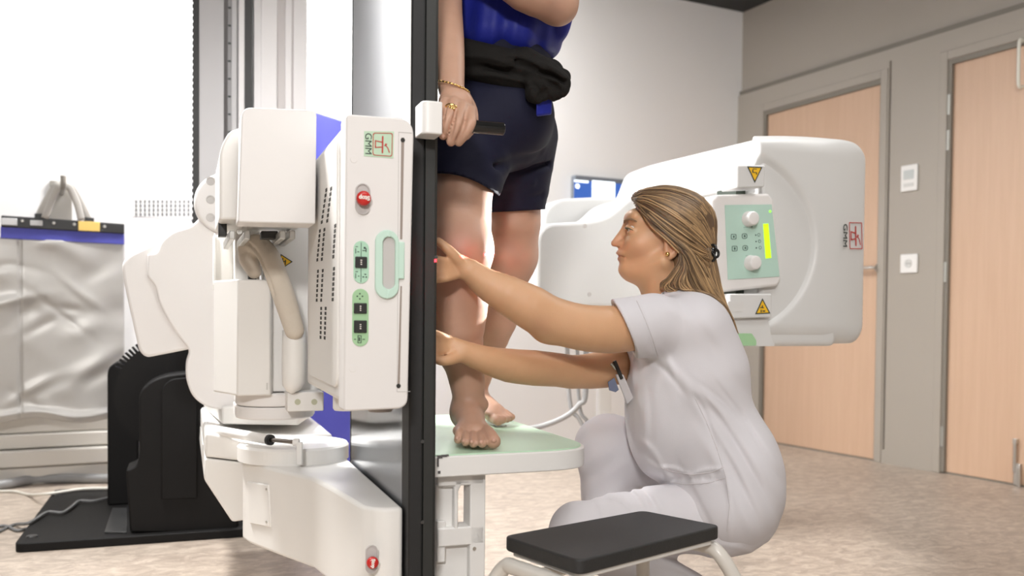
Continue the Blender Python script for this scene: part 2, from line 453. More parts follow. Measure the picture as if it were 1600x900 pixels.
def struct(name, g, m, **k): return tag(g.out(name, m, **k), kind='structure')
struct('floor', G().box(XL - .1, XR + .1, YF - .1, YB + .1, -.08, 0), M_floor)
struct('ceiling', G().box(XL - .1, XR + .1, YF - .1, YB + .1, CEIL, CEIL + .08), M_ceil)
struct('wall_back', G().box(XL - .1, XR + .1, YB, YB + .1, 0, CEIL), M_wall)
struct('wall_left', G().box(XL - .1, XL, YF - .1, YB, 0, CEIL), M_grey)
struct('wall_front', G().box(XL, XR, YF - .1, YF, 0, CEIL), M_wall)
struct('wall_right', G().box(XR + .06, XR + .16, YF - .1, YB, 0, CEIL), M_grey)

# --- right wall: cladding with door openings, a dado-height lip and panel grooves
def on_r(px, py, x=None):
    v = hit(px, py, (XR if x is None else x, 0, 0), Vector((1, 0, 0))); return (v.y, v.z)
d1a = on_r(1190, 400)[0]; d1b = on_r(1371.5, 420)[0]; d1t = on_r(1377, 123)[1]
d2a = on_r(1475, 420)[0]; d2b = d2a - 1.02; d2t = on_r(1487, 92)[1]
ztr = on_r(1390, 77)[1]
yg = on_r(1386, 400)[0]; g0 = on_r(1379, 702)[1]; g1 = on_r(1392, 95)[1]
g = G()
dj = .045                                       # frame width
g.box(XR, XR + .06, d1a + dj, YB, 0, ztr)
g.box(XR, XR + .06, d1b - dj, d1a + dj, d1t + dj, ztr)
g.box(XR, XR + .06, yg + .006, d1b - dj, 0, ztr)
g.box(XR, XR + .06, d2a + dj, yg - .006, 0, ztr)
g.box(XR, XR + .06, yg - .006, yg + .006, 0, g0); g.box(XR, XR + .06, yg - .006, yg + .006, g1, ztr)
g.box(XR, XR + .06, d2b - dj, d2a + dj, d2t + dj, ztr)
g.box(XR, XR + .06, YF, d2b - dj, 0, ztr)
tag(g.out('trim_1', M_grey), kind='structure', label='taupe wall cladding around both doors')
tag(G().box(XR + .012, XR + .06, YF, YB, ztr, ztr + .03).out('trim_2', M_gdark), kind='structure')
tag(G().box(XR + .03, XR + .06, YF, YB, ztr + .03, CEIL).out('trim_3', M_grey), kind='structure')
tag(G().box(XR + .045, XR + .06, yg - .006, yg + .006, g0, g1).out('trim_4', M_gdark), kind='structure')

def door(name, a, b, zt, hinges, hy, extra=None):
    r = bpy.data.objects.new(name, None); COL.objects.link(r); r.location = (XR, (a + b) / 2, 0); tag(r, kind='structure')
    G().box(XR + .018, XR + .052, b + .003, a - .003, .008, zt - .004).out('door_leaf', M_wood, r, bevel=.002)
    f = G()
    f.box(XR - .006, XR + .05, a, a + dj, 0, zt + dj); f.box(XR - .006, XR + .05, b - dj, b, 0, zt + dj); f.box(XR - .006, XR + .05, b, a, zt, zt + dj)
    f.out('door_frame', M_grey, r, bevel=.003)
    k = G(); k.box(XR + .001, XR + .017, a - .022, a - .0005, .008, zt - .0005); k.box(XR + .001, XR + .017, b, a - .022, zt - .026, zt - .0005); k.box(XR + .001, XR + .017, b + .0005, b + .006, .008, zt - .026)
    k.out('door_gap_shade', M_gdark, r)  # dark strips painting the shadow gap between frame and leaf
    G().box(XR + .0175, XR + .052, b + .003, a - .003, .0005, .0075).out('door_seal', M_gdark, r)
    for z in hinges:
        h = G(); h.cyl((XR + .004, hy, z - .05), (XR + .004, hy, z + .05), .009, 12); h.box(XR + .004, XR + .019, hy - .012, hy + .012, z - .048, z + .048)
        h.out('hinge', M_hinge, r, smooth=False)
    return r
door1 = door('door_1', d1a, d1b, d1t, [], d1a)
hp = hit(1362, 418, (XR - .04, 0, 0), Vector((1, 0, 0)))
g = G(); g.cyl((XR + .018, hp.y, hp.z), (XR + .012, hp.y, hp.z), .026, 20); g.cyl((XR + .014, hp.y, hp.z), (XR - .04, hp.y, hp.z), .009, 12)
g.tube([(XR - .04, hp.y - .008, hp.z), (XR - .042, hp.y + .05, hp.z), (XR - .036, hp.y + .12, hp.z)], .009, 10)
g.out('door_handle', M_metal, door1, smooth=True)
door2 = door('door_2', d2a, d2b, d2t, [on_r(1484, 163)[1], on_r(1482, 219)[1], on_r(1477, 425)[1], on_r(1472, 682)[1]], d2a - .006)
by, bz = on_r(1588, 728)
g = G(); g.box(XR + .002, XR + .02, by - .016, by + .016, bz - .09, bz + .01); g.cyl((XR + .005, by + .012, bz - .03), (XR + .005, by + .012, bz + .11), .008, 12); g.box(XR - .004, XR + .02, by + .002, by + .02, bz + .1, bz + .125)
g.cyl((XR + .004, by - .012, bz - .12), (XR + .004, by - .012, bz - .01), .008, 12)
g.out('floor_bolt', M_metal, door2, bevel=.002)
by, bz = on_r(1597, 100)
g = G(); g.tube([(XR + .018, by, bz + .1), (XR - .02, by, bz + .105), (XR - .025, by, bz), (XR - .02, by, bz - .1), (XR + .018, by, bz - .1)], .008, 10, 5)
g.out('pull_handle', mat('cream_handle', (0.75, 0.74, 0.66), .4), door2, smooth=True)

# thermostat and socket between the doors
def wall_plate(name, px0, px1, py0, py1, label, cat, inner):
    y0, z1 = on_r(px0, py0); y1, z0 = on_r(px1, py1); y1, y0 = min(y0, y1), max(y0, y1)
    r = thing(name, (XR, (y0 + y1) / 2, z0), label, cat)
    G().box(XR - .012, XR, y1, y0, z0, z1).out('cover_plate', M_white, r, bevel=.004)
    inner(r, (y0 + y1) / 2, (z0 + z1) / 2, y0 - y1, z1 - z0); return r
def _th(r, y, z, w, h):
    G().box(XR - .016, XR - .0121, y - w * .3, y + w * .3, z - h * .05, z + h * .3).out('display', mat('grey_lcd', (0.50, 0.53, 0.52), .3), r, bevel=.001)
    G().box(XR - .015, XR - .0121, y - w * .3, y + w * .3, z - h * .33, z - h * .2).out('button', mat('pale_grey', (0.62, 0.62, 0.60), .5), r, bevel=.001)
wall_plate('thermostat', 1410, 1435, 260, 297, 'white thermostat on the taupe wall between the two wooden doors', 'thermostat', _th)
def _so(r, y, z, w, h):
    g = G(); g.lathe((XR - .0121, y, z), (-1, 0, 0), [(0, .022), (.004, .022), (.004, .018), (.001, .016)], 24); g.out('socket_ring', mat('pale_grey', (0.62, 0.62, 0.60), .5), r)
    g = G(); g.cyl((XR - .0122, y - .007, z), (XR - .0145, y - .007, z), .003, 10); g.cyl((XR - .0122, y + .007, z), (XR - .0145, y + .007, z), .003, 10); g.out('pin_hole', M_black, r)
wall_plate('wall_socket', 1409, 1435, 398, 426, 'white socket plate on taupe wall below the thermostat', 'socket', _so)

# --- back wall fittings
def on_b(px, py, y=None):
    v = hit(px, py, (0, YB if y is None else y, 0), Vector((0, 1, 0))); return (v.x, v.z)
x0, z1 = on_b(892, 275); x1, z0 = on_b(990, 332)
r = thing('wall_monitor', ((x0 + x1) / 2, YB, z0), 'flat monitor with blue and white screen on the back wall', 'monitor')
G().box(x0, x1, YB - .05, YB, z0, z1).out('monitor_case', mat('grey_case', (0.17, 0.19, 0.22), .4), r, bevel=.004)
m_blue = mat('screen_blue', (0.02, 0.05, 0.2), .3, emit=(0.03, 0.10, 0.36), estr=1.0); m_scrw = mat('screen_white', (.8, .9, 1), .3, emit=(0.9, 0.97, 1.0), estr=1.3)
def bs(px0, py0, px1, py1): a = on_b(px0, py0, YB - .05); b = on_b(px1, py1, YB - .05); return a[0], b[0], b[1], a[1]
a, b, c, d = bs(897, 281, 985, 330); sc = G().box(a, b, YB - .052, YB - .0501, c, d).out('screen', m_blue, r)
g = G()
a, b, c, d = bs(925, 282, 960, 330); g.box(a, b, YB - .0535, YB - .0521, c, d)
a, b, c, d = bs(897, 281, 919, 286); g.box(a, b, YB - .0535, YB - .0521, c, d)
a = on_b(902, 291, YB - .05); g.cyl((a[0], YB - .0521, a[1]), (a[0], YB - .0535, a[1]), .014, 20)
g.out('screen_content', m_scrw, r)

# perforated vent in the back wall on the left
YV = YB - .001
g = G()
for i in range(13):
    for j in range(4):
        px = 213 + i * 6.8; py = 315 + j * 6.7
        a = on_b(px, py, YB - .002); g.box(a[0] - .0055, a[0] + .0055, YB - .0035, YB - .0021, a[1] - .008, a[1] + .008)
a = on_b(207, 308, YB - .012); b = on_b(306, 343, YB - .012)
r = thing('vent_plate', ((a[0] + b[0]) / 2, YB, b[1]), 'white perforated vent plate on the white wall behind the machine', 'vent')
G().box(a[0], b[0], YB - .002, YB, b[1], a[1]).out('plate', M_wall, r)
g.out('perforation', mat('vent_dark', (0.22, 0.22, 0.22), .7), r)
# ================================================================ materials of the machine
M_cream = mat('ivory_enamel', (0.80, 0.785, 0.755), .42, var=.012, vscale=4, bump=.04, bscale=500)
M_pink = mat('light_grey_enamel', (0.765, 0.745, 0.73), .45, var=.012, vscale=4, bump=.04, bscale=500)
M_bmet = mat('black_powder_coat', (0.0085, 0.008, 0.008), .6, var=.06, vscale=8, bump=.25, bscale=420, spec=.18)
M_post = mat('black_anodised', (0.009, 0.009, 0.0095), .6, var=.1, vscale=40, bump=.15, bscale=600)
M_postr = mat('charcoal_rail', (0.018, 0.019, 0.0175), .5, var=.1, vscale=40, bump=.1, bscale=600)
M_panel = mat('polished_grey_panel', (0.27, 0.285, 0.31), .13, 1.0, var=.02)
M_red = mat('red_button', (0.55, 0.02, 0.015), .3)
M_mint = mat('mint_green', (0.42, 0.66, 0.50), .4, var=.02)
M_mintl = mat('pale_mint', (0.55, 0.74, 0.64), .4, var=.02)
M_ink = mat('dark_ink', (0.03, 0.045, 0.04), .6)
M_redink = mat('red_ink', (0.5, 0.05, 0.04), .6)
M_yel = mat('warning_yellow', (0.85, 0.50, 0.02), .5)
M_rail = mat('aluminium_rail', (0.58, 0.58, 0.56), .32, .7)
M_slot = mat('slot_dark', (0.03, 0.028, 0.025), .8)
M_hole = mat('recess_grey', (0.52, 0.50, 0.485), .5)
M_whitetxt = mat('white_print', (0.85, 0.8, 0.75), .5)

def tpx(pts, t): return [on_t(x, y, t) for x, y in pts]
def npx(pts, n): return [on_n(x, y, n) for x, y in pts]

# ================================================================ tilting examination table (pedestal, arm housing, upright table top)
tab = thing('examination_table', W(-.35, 1.8, 0), 'ivory and black tilting x-ray table with its mirror-grey table top upright', 'x-ray table')
# floor plate
n0, t0 = on_z(22, 850, .03); t1 = on_z(78, 765, .03)[1]
G().pz(rpoly([(n0, t0), (-.06, t0 + .01), (-.06, t1), (n0, t1)], .03), 0.0, .03).out('base_plate', M_bmet, tab, bevel=.004)
for xy in ((50, 838), (88, 773)):
    p = on_z(*xy, .031); G().lathe(W(*p, .030), (0, 0, 1), [(0, .018), (.004, .017), (.006, .008)], 16).out('plate_bolt', M_dkmetal, tab)
# rear pillar
a = on_z(168, 790, .03); b = on_z(203, 790, .03); zt = on_t(185, 566, a[1])[1]
G().pt(rpoly([(a[0], .03), (b[0] + .03, .03), (b[0] + .03, zt), (a[0], zt)], [0, 0, .02, .05]), a[1], a[1] + .25).out('rear_pillar', M_bmet, tab, bevel=.006)
# gear sector
tg = 1.78; c = on_t(272, 618, tg); r_ = (c[0] - on_t(175, 618, tg)[0] - .006)
g = G(); g.lathe(W(c[0], tg, c[1]), MT, [(0, r_), (.05, r_)], 72)
for k in range(0, 9):
    an = math.radians(121 + k * 3.9); u = (c[0] + math.cos(an) * (r_ + .012), c[1] + math.sin(an) * (r_ + .012)); d = (-math.sin(an), math.cos(an)); e = (math.cos(an), math.sin(an))
    q = [(u[0] + d[0] * s1 * .0048 + e[0] * s2 * .02, u[1] + d[1] * s1 * .0048 + e[1] * s2 * .02) for s1, s2 in ((-1, -1), (1, -1), (.6, .6), (-.6, .6))]
    g.pt(q, tg + .005, tg + .045)
g.out('gear_sector', M_bmet, tab)
# front casing of the pedestal
tp = 1.60
cas = tpx([(203, 832), (197, 735), (213, 728), (218, 712), (217, 612), (238, 594), (262, 586), (288, 583), (372, 583), (372, 833)], tp)
G().pt(rpoly(cas, [.0, .005, .01, .02, .03, .03, .05, .05, 0, 0]), tp, tp + .16).out('pedestal_casing', M_bmet, tab, bevel=.006)
ins = tpx([(252, 780), (252, 606), (266, 592), (308, 588), (308, 778)], tp)
G().pt(rpoly(ins, [0, .03, .03, 0, 0]), tp - .008, tp + .01).out('casing_panel', M_bmet, tab, bevel=.003)
g = G().pt(tpx([(318, 640), (352, 650), (352, 690), (375, 832), (318, 832)], 1.62), 1.62, 2.3); g.out('pedestal_core', M_bmet, tab)
g = G(); q = [on_z(163, 832, .034), on_z(198, 832, .034), on_z(198, 794, .034), on_z(176, 794, .034)]; g.pz(q, .030, .036)
g.out('floor_bracket', mat('worn_black_steel', (0.06, 0.06, 0.06), .35, .4, var=.3, vscale=30), tab, bevel=.001)
# ivory side cover: wing plate, lobed plate and cap disc
ts = 1.02
wing = tpx([(262, 362), (244, 378), (200, 399), (190, 412), (193, 440), (217, 548), (228, 559), (300, 545), (330, 500), (330, 370)], ts + .02)
G().pt(rpoly(wing, [.03, .02, .02, .025, .03, .02, .02, 0, 0, 0]), ts + .02, ts + .085).out('wing_cover', M_pink, tab, bevel=.008, seg=3)
lobe = tpx([(362, 300), (318, 330), (303, 352), (268, 362), (251, 378), (246, 395), (230, 396), (230, 432), (243, 446), (247, 470), (262, 500), (280, 527), (297, 547), (290, 565), (290, 592), (300, 619), (318, 634), (345, 641), (400, 642), (400, 300)], ts)
G().pt(rpoly(lobe, [0, .03, .03, .05, .03, .02, .008, .008, .02, .03, .03, .03, .02, .02, .04, .04, .04, .04, 0, 0]), ts, ts + .06).out('side_cover', M_pink, tab, bevel=.006, seg=3)
cd = on_t(352, 317, ts - .03); rr = cd[0] - on_t(303, 317, ts - .03)[0]
G().lathe(W(cd[0], ts - .03, cd[1]), MT, [(0, rr - .006), (.006, rr), (.05, rr)], 56).out('cap_disc', M_pink, tab, smooth=False, bevel=.004)
for y in (283, 312, 340):
    q = on_t(329, y, ts - .03); g = G(); g.lathe(W(q[0], ts - .03, q[1]), -MT, [(-.001, .012), (.003, .012), (.003, .009), (.0005, .0085), (.0005, .003)], 18); g.out('screw', M_hole, tab)
# slides behind the detector: white carriage boxes, rails and bearings
G().pt(rpoly(tpx([(378, 167), (495, 172), (493, 350), (372, 347)], .20), [.02, .012, .004, .006]), .20, .30).out('carriage_box', M_pink, tab, bevel=.006, seg=3)
G().pt(rpoly(tpx([(374, 206), (356, 212), (342, 238), (342, 347), (480, 347), (480, 206)], .36), [0, .02, .03, 0, 0, 0]), .31, .62).out('carriage_back', M_cream, tab, bevel=.006, seg=3)
for q in ([(341, 344), (354, 344), (354, 370), (341, 370)], [(407, 362), (433, 362), (433, 374), (407, 374)]): G().pt(tpx(q, .42), .40, .44).out('bearing', M_black, tab, bevel=.002)
g = G()
for x in (362, 385, 440, 455):
    q = on_t(x, 353, .33); G().mbox(q[0] - .006, q[0] + .006, .305, .62, q[1] - .03, q[1] - .012).out('slide_rail', M_rail, tab, bevel=.002)
for (x, y) in ((374, 352), (382, 347)):
    q = on_t(x, y + 10, .37); G().lathe(W(q[0], .37, q[1]), -MT, [(0, .006), (.004, .006), (.004, .003), (.002, .003)], 12).out('rail_bolt', M_metal, tab)
# faceted ivory column under the carriage
A = on_t(333, 435, .64); B = on_t(371, 436, .50); C = on_t(423, 436, .50); zb = on_t(371, 612, .50)[1]
foot = [(A[0], .64), (B[0], .50), (C[0], .50), (C[0] + .03, .64)]
G().pz(foot, zb - .01, B[1]).out('slide_column', M_cream, tab, bevel=.004)
g = G(); zt = on_t(345, 368, .70)[1]; zt2 = on_t(400, 348, .70)[1]
q = on_t(333, 400, .70); e = on_t(364, 400, .70); g.mbox(q[0], e[0], .70, .74, B[1] - .02, zt); g.mbox(q[0], q[0] + .004, .64, .70, B[1] - .01, zt)
q = on_t(366, 400, .64); e = on_t(404, 400, .64); g.mbox(q[0], e[0], .60, .70, B[1] - .02, zt2)
g.out('column_back', M_cream, tab, bevel=.003)
g = G().pt(rpoly(tpx([(411, 384), (467, 350), (505, 346), (505, 612), (425, 612), (425, 520), (411, 430)], .535), .006), .535, .60); g.out('back_panel', M_white, tab, bevel=.003)
def warn(pts, t, parent, glyph):
    """yellow warning triangle with black border and a crushed-hand style glyph, on a plane t = const"""
    c = (sum(p[0] for p in pts) / 3, sum(p[1] for p in pts) / 3)
    q = [on_t(x, y, t) for x, y in pts]
    o = G().pt(q, t - .0012, t - .0002).out('warning_label', M_yel, parent)
    g = G(); inn = [on_t(c[0] + (x - c[0]) * .9, c[1] + (y - c[1]) * .9, t) for x, y in pts]; out_ = [on_t(c[0] + (x - c[0]) * 1.12, c[1] + (y - c[1]) * 1.12, t) for x, y in pts]
    g.ring(out_, inn, lambda p: W(p[0], t - .0002, p[1]), lambda p: W(p[0], t - .0016, p[1]))
    for (x, y, w, h) in glyph:
        a = on_t(x, y, t); b = on_t(x + w, y + h, t); g.mbox(a[0], b[0], t - .0018, t - .0012, b[1], a[1])
    g.out('warning_symbol', M_ink, o)
warn([(439, 398), (439, 420), (456, 409)], .535, tab, [(441, 403, 1.6, 13), (445, 406, 1.6, 8), (441, 408, 6, 1.6)])
# fabric cable sleeve and its cup
M_sleeve = mat('beige_sleeve', (0.62, 0.555, 0.47), .8, var=.05, bump=.3, bscale=250)
s = SDF(); pts = [P(388, 384, 2.16), P(404, 382, 2.14), P(421, 402, 2.12), P(434, 436, 2.12), P(446, 470, 2.12), P(460, 516, 2.12)]
s.chain(pts, [.020, .023, .024, .025, .025, .022], .01)
s.chain([P(386, 384, 2.17), P(390, 405, 2.16), P(397, 424, 2.15)], [.019, .024, .017], .012)
s.chain([P(388, 380, 2.13), P(404, 396, 2.11), P(420, 430, 2.105), P(430, 462, 2.105)], [.003, .003, .003, .002], .008, 's')
s.cone(P(450, 440, 2.1), P(436, 446, 2.09), .003, .003, .008, 's').cone(P(462, 490, 2.1), P(446, 496, 2.09), .003, .003, .008, 's')
sdf_obj('cable_sleeve', s, M_sleeve, tab, .004)
g = G().cyl(P(394, 424, 2.17), P(394, 440, 2.17), .010, 14); g.out('sleeve_plug', M_black, tab)
g = G(); a = P(459, 516, 2.14); b = P(459, 600, 2.14); g.tube([a, P(459, 560, 2.14), b, P(463, 612, 2.14)], [.026, .027, .026, .012], 20, 2); g.out('sleeve_cup', M_cream, tab, smooth=True)
# round bracket under it
zc = .505; q = on_z(436, 640, .52); R = .118
def halfdisc(n, t, R, k=28): return [(n + R * math.cos(math.radians(180 + 180 * i / k)), t + R * .9 * math.sin(math.radians(180 + 180 * i / k))) for i in range(k + 1)] + [(n + R, t + .12), (n - R, t + .12)]
nl_ = on_t(368, 630, .60)[0]; R = .092; cn, ct = nl_ + R, .60
G().pz(halfdisc(cn, ct, R), .515, .5445).out('bracket_disc', M_pink, tab, bevel=.004)
G().pz(halfdisc(cn, ct, R * .985), .5460, .578).out('bracket_disc', M_pink, tab, bevel=.004)
g = G(); q0 = on_t(449, 613, .47); q1 = on_t(506, 642, .47); g.mbox(q0[0], q1[0], .47, .60, q1[1], q0[1]); g.out('bracket_block', M_cream, tab, bevel=.003)
for x in (465, 491):
    q = on_t(x, 628, .47); G().lathe(W(q[0], .47, q[1]), -MT, [(-.001, .007), (.0015, .007), (.0015, .003)], 14).out('screw', mat('greenish_zinc', (.55, .56, .42), .4, .5), tab)
g = G(); p = P(415, 606, 2.16); g.lathe(p, (0, 0, 1), [(-.004, .010), (.012, .010), (.013, .007)], 6); g.lathe(P(397, 608, 2.17), (0, 0, 1), [(-.004, .008), (.003, .008)], 12); g.out('cap_nut', M_metal, tab)

# arm housing: faceted box carrying the table top, swivel drum on it
ZT, ZBm = .395, .17
fp = [(-.262, .74), (-.248, .676), (-.184, .526), (-.126, .40), (-.103, .26), (-.091, .169), (-.078, .06), (-.06, .036), (-.035, .024), (-.004, .026), (-.004, .72)]
hs = G().pz(fp, ZBm + .02, ZT).out('arm_housing', M_cream, tab, bevel=.008, seg=3, angle=25)
# access cover on the flank of the housing
pa, pb = Vector(W(-.248, .676, 0)), Vector(W(-.184, .526, 0)); wd = (pb - pa).normalized(); wn = Vector((wd.y, -wd.x, 0));
if wn.dot(CC - pa) < 0: wn = -wn
def on_w(px, py): return hit(px, py, pa, wn)
q = [on_w(*p) for p in ((388, 752), (421, 757), (424, 824), (392, 818))]
ctr = sum(q, Vector()) / 4
g = G(); g.prism([v + wn * .004 for v in q], [v - wn * .006 for v in q]); cv = g.out('access_cover', M_cream, tab, bevel=.003)
for y in (764, 815): G().cyl(on_w(419, y), on_w(419, y) + wn * .0065, .003, 10).out('cover_screw', M_metal, cv)
# shoulder block towards the pedestal
sh = tpx([(320, 716), (388, 724), (389, 812), (363, 816), (318, 748)], .80)
G().pt(rpoly(sh, [.0, .0, .006, .008, .012]), .80, 1.55).out('shoulder_block', M_cream, tab, bevel=.008, seg=3)
sh = tpx([(320, 674), (388, 690), (388, 722), (320, 714)], .80)
G().pt(rpoly(sh, [.016, .01, .0, .0]), .80, 1.5).out('shoulder_cap', M_cream, tab, bevel=.008, seg=3)
dc = (-.135, .722); dR = .140
G().lathe(W(dc[0], dc[1], ZT), (0, 0, 1), [(0, dR), (.034, dR), (.040, dR - .005), (.040, .02)], 72).out('swivel_drum', M_cream, tab, bevel=.0)
nx = on_t(347, 655, 1.0)[0]
G().pz([(nx, 1.0), (-.10, .92), (-.02, 1.2), (-.02, 1.5), (nx - .04, 1.5)], .455, .505).out('rear_plate', M_cream, tab, bevel=.006)
G().pz([(nx + .03, .90), (-.01, .90), (-.01, 1.5), (nx, 1.5)], .30, .43).out('rear_arm', M_cream, tab, bevel=.006)
# gas strut over the drum
pA, pB, pC = P(330, 671, 2.45), P(421, 687, 2.30), P(463, 691, 2.22)
g = G().cyl(pA, pB, .0125, 18); gs = g.out('gas_strut', M_white, tab, smooth=False, bevel=.002)
G().cyl(pB, pC, .0055, 14).out('strut_rod', mat('polished_rod', (.25, .22, .2), .2, 1.0), gs)
g = G().cyl(P(420, 687, 2.302), P(423.5, 687.6, 2.296), .0135, 18); g.out('strut_collar', M_black, gs)
g = G().cyl(pC - CR * .008, pC + CR * .008, .009, 14); bx = P(468, 705, 2.218); g.box8([bx + CR * a * .007 + CF * b * .006 + _Z * c for c in (-.032, .022) for a, b in ((-1, -1), (1, -1), (1, 1), (-1, 1))]); g.out('strut_bracket', M_white, gs, bevel=.002)
g = G().ball(P(328, 672, 2.45), .012); g.out('strut_joint', M_white, gs, smooth=True)
# stop button on the housing front
def stop_button(parent, t, px0, px1, py0, py1, cy, rpx, word_dir, up_dir):
    a = on_t(px0, py0, t); b = on_t(px1, py1, t); st = stadium(a[0], b[0], b[1], a[1])
    inn = [((x - (a[0] + b[0]) / 2) * .84 + (a[0] + b[0]) / 2, (z - (a[1] + b[1]) / 2) * .93 + (a[1] + b[1]) / 2) for x, z in st]
    o = G().ring(st, inn, lambda p: W(p[0], t + .001, p[1]), lambda p: W(p[0], t - .003, p[1])).out('button_surround', M_hole, parent)
    G().pt(inn, t - .001, t + .002).out('button_plate', M_hole, o)
    c = on_t((px0 + px1) / 2, cy, t); r = abs(on_t((px0 + px1) / 2 + rpx, cy, t)[0] - c[0])
    bt = G().lathe(W(c[0], t, c[1]), -MT, [(0, r * .8), (.006, r * .8), (.007, r), (.013, r), (.016, r * .85), (.0172, r * .45)], 32).out('stop_button', M_red, o, smooth=True)
    text_mesh('lettering', 'Stop', r * .82, W(c[0], t - .0175, c[1]), word_dir, up_dir, M_whitetxt, o, .0006, bold=.0004)
ft = .0205
stop_button(hs, ft, 571, 590, 852, 895, 877, 9.2, -_Z, MN)

# upright table top: mirror-grey panel, light edge strip, black edge profile
ZB, ZTOP = .12, 2.35
G().mbox(0, .048, .058, .650, ZB, ZTOP).out('table_top', M_panel, tab, bevel=.002)
G().mbox(-.0012, .0, .0025, .067, 1.105, ZTOP).out('edge_strip', M_white, tab)
prof = [(0, .056), (0, .002), (.003, -.002), (.0235, -.003), (.0245, .004), (.027, .004), (.028, -.004), (.046, -.005), (.0515, -.001), (.053, .006), (.053, .056)]
G().pz([p for p in prof if p[0] <= .0245] + [(.0245, .056)], ZB - .02, ZTOP).out('edge_profile', M_post, tab)
G().pz([(.0245, .056), (.0245, .004)] + [p for p in prof if p[0] > .0245], ZB - .02, ZTOP).out('edge_rail', M_postr, tab)
G().mbox(-.001, .050, .650, .657, ZB, ZTOP).out('far_edge', M_postr, tab)
for y in (690, 816, 402):
    q = on_t(660 if y != 402 else 681, y, -.004); G().cyl(W(q[0], 0, q[1]), W(q[0], -.0045, q[1]), .0035, 10).out('profile_screw', M_dkmetal, tab)

# ================================================================ foot board hooked on the table
fb_ = thing('foot_board', W(.25, .3, .2), 'white foot board with pale green top hooked on the table, patient standing on it', 'footrest')
ZF = .49
nl = .057; nr = on_z(917, 690, ZF)[0] - .012; tf = .040
fo = rpoly([(nl, tf), (nr, tf + .012), (nr, .78), (nl, .78)], [.004, .12, .12, .004], 10)
G().pz(fo, ZF - .044, ZF - .003).out('board', M_white, fb_, bevel=.008, seg=3)
fi = rpoly([(nl + .004, tf + .007), (nr - .007, tf + .018), (nr - .007, .774), (nl + .004, .774)], [.004, .115, .115, .004], 10)
G().pz(fi, ZF - .006, ZF).out('top_sheet', mat('mint_sheet', (0.50, 0.70, 0.52), .35, var=.03), fb_, bevel=.001)
g = G()
for (x, y, w, h) in ((684, 712, 7, 4), (690, 711, 8, 2.5), (683, 715, 2.5, 14), (684, 736, 4, 4), (697, 710.5, 4, 2)):
    a = on_t(x, y, tf); b = on_t(x + w, y + h, tf); g.mbox(max(a[0], nl), b[0], tf - .0012, tf + .004, b[1], a[1])
g.out('chipped_edge', mat('bare_metal_chip', (.10, .09, .09), .6), fb_)
# open cast frame below
tq = .075; w0, w1 = nl, on_t(757, 800, tq)[0]
g = G(); zt = ZF - .044
def fr(x0, x1, y0, y1, a, b): p = on_t(x0, y0, tq); q = on_t(x1, y1, tq); g.mbox(max(p[0], nl), q[0], a, b, q[1], p[1])
fr(735, 757, 742, 1010, tq, tq + .05); fr(684, 757, 742, 757, tq, tq + .05); fr(710, 716, 760, 828, tq + .0, tq + .05); fr(684, 757, 826, 850, tq, tq + .05)
fr(684, 712, 756, 828, tq + .018, tq + .05); fr(684, 736, 849, 1010, tq + .02, tq + .05); fr(684, 697, 815, 880, tq + .004, tq + .03)
fr(692, 714, 750, 762, tq + .006, tq + .03)
p = tpx([(712, 776), (722, 757), (735, 757), (735, 750), (710, 750)], tq); g.pt(p, tq, tq + .05)
g.out('support_frame', M_white, fb_, bevel=.003)
q = on_t(741, 857, tq); g = G().lathe(W(q[0], tq, q[1]), -MT, [(-.001, .004), (.002, .004), (.002, .002)], 10); g.out('screw', M_metal, fb_)

# ================================================================ hand grip clamped on the table edge
hg = thing('hand_grip', W(.05, -.02, 1.05), 'white clamp with black bar grip on the black table edge, held by a hand', 'grip')
a = on_t(652, 163, -.022); b = on_t(692, 210, -.062)
G().pz(rpoly([(a[0], -.062), (b[0], -.060), (b[0], -.004), (a[0], -.004)], [.034, .004, .004, .004], 8), b[1], a[1]).out('clamp', M_white, hg, bevel=.005, seg=3)
c0 = on_t(692, 194, -.035); c1 = on_t(787, 201, -.035)
G().lathe(W(c0[0], -.035, c0[1]), MN, [(0, .0125), (c1[0] - c0[0] - .002, .0125), (c1[0] - c0[0], .0115)], 28).out('grip_bar', mat('glossy_black', (.012, .012, .012), .18, spec=.7), hg, smooth=False, bevel=.001)

# ================================================================ detector unit with controls
det = thing('detector_unit', W(-.08, .15, .6), 'ivory image detector with vent slots, stop button and green key strips', 'detector')
td = -.10
front = tpx([(541, 178), (647, 186), (637, 638), (537, 643)], td)
G().pt(rpoly(front, [.008, .03, .02, .006], 7), td, td + .06).out('front_cover', M_pink, det, bevel=.003, seg=2)
nL = (front[0][0] + front[3][0]) / 2
body = [(nL + .0015, .598), (-.016, .598), (-.016, 1.092), (nL + .0015, 1.092)]
G().mbox(nL + .002, -.016, td + .063, .44, .605, 1.10).out('rear_housing', M_cream, det, bevel=.010, seg=3)
side = [(td + .075, .63), (.37, .63), (.37, 1.085), (td + .075, 1.085)]
G().pn(rpoly(side, .03), nL - .003, nL + .004).out('vent_panel', M_cream, det, bevel=.002)
g = G()
def slots(x0, y0, x1, y1, rows):
    for k in range(rows):
        u = k / (rows - 1); t, z = on_n(x0 + (x1 - x0) * u, y0 + (y1 - y0) * u, nL - .003)
        g.pn([(t - .011, z - .0032), (t + .011, z - .0032), (t + .011, z + .0032), (t - .011, z + .0032)], nL - .0036, nL - .002)
slots(510, 297, 503, 347, 7); slots(517.5, 295, 511.5, 345, 7); slots(500, 361, 496, 406, 7); slots(507, 359, 503, 405, 7)
slots(524, 353, 521, 401, 7); slots(497, 424, 495, 469, 7); slots(504.5, 423, 502, 469, 7); slots(522, 420, 520, 468, 7)
slots(502, 482, 501, 527, 7); slots(509, 482, 507.5, 528, 7)
g.out('vent_grille', M_slot, det)['kind'] = 'stuff'
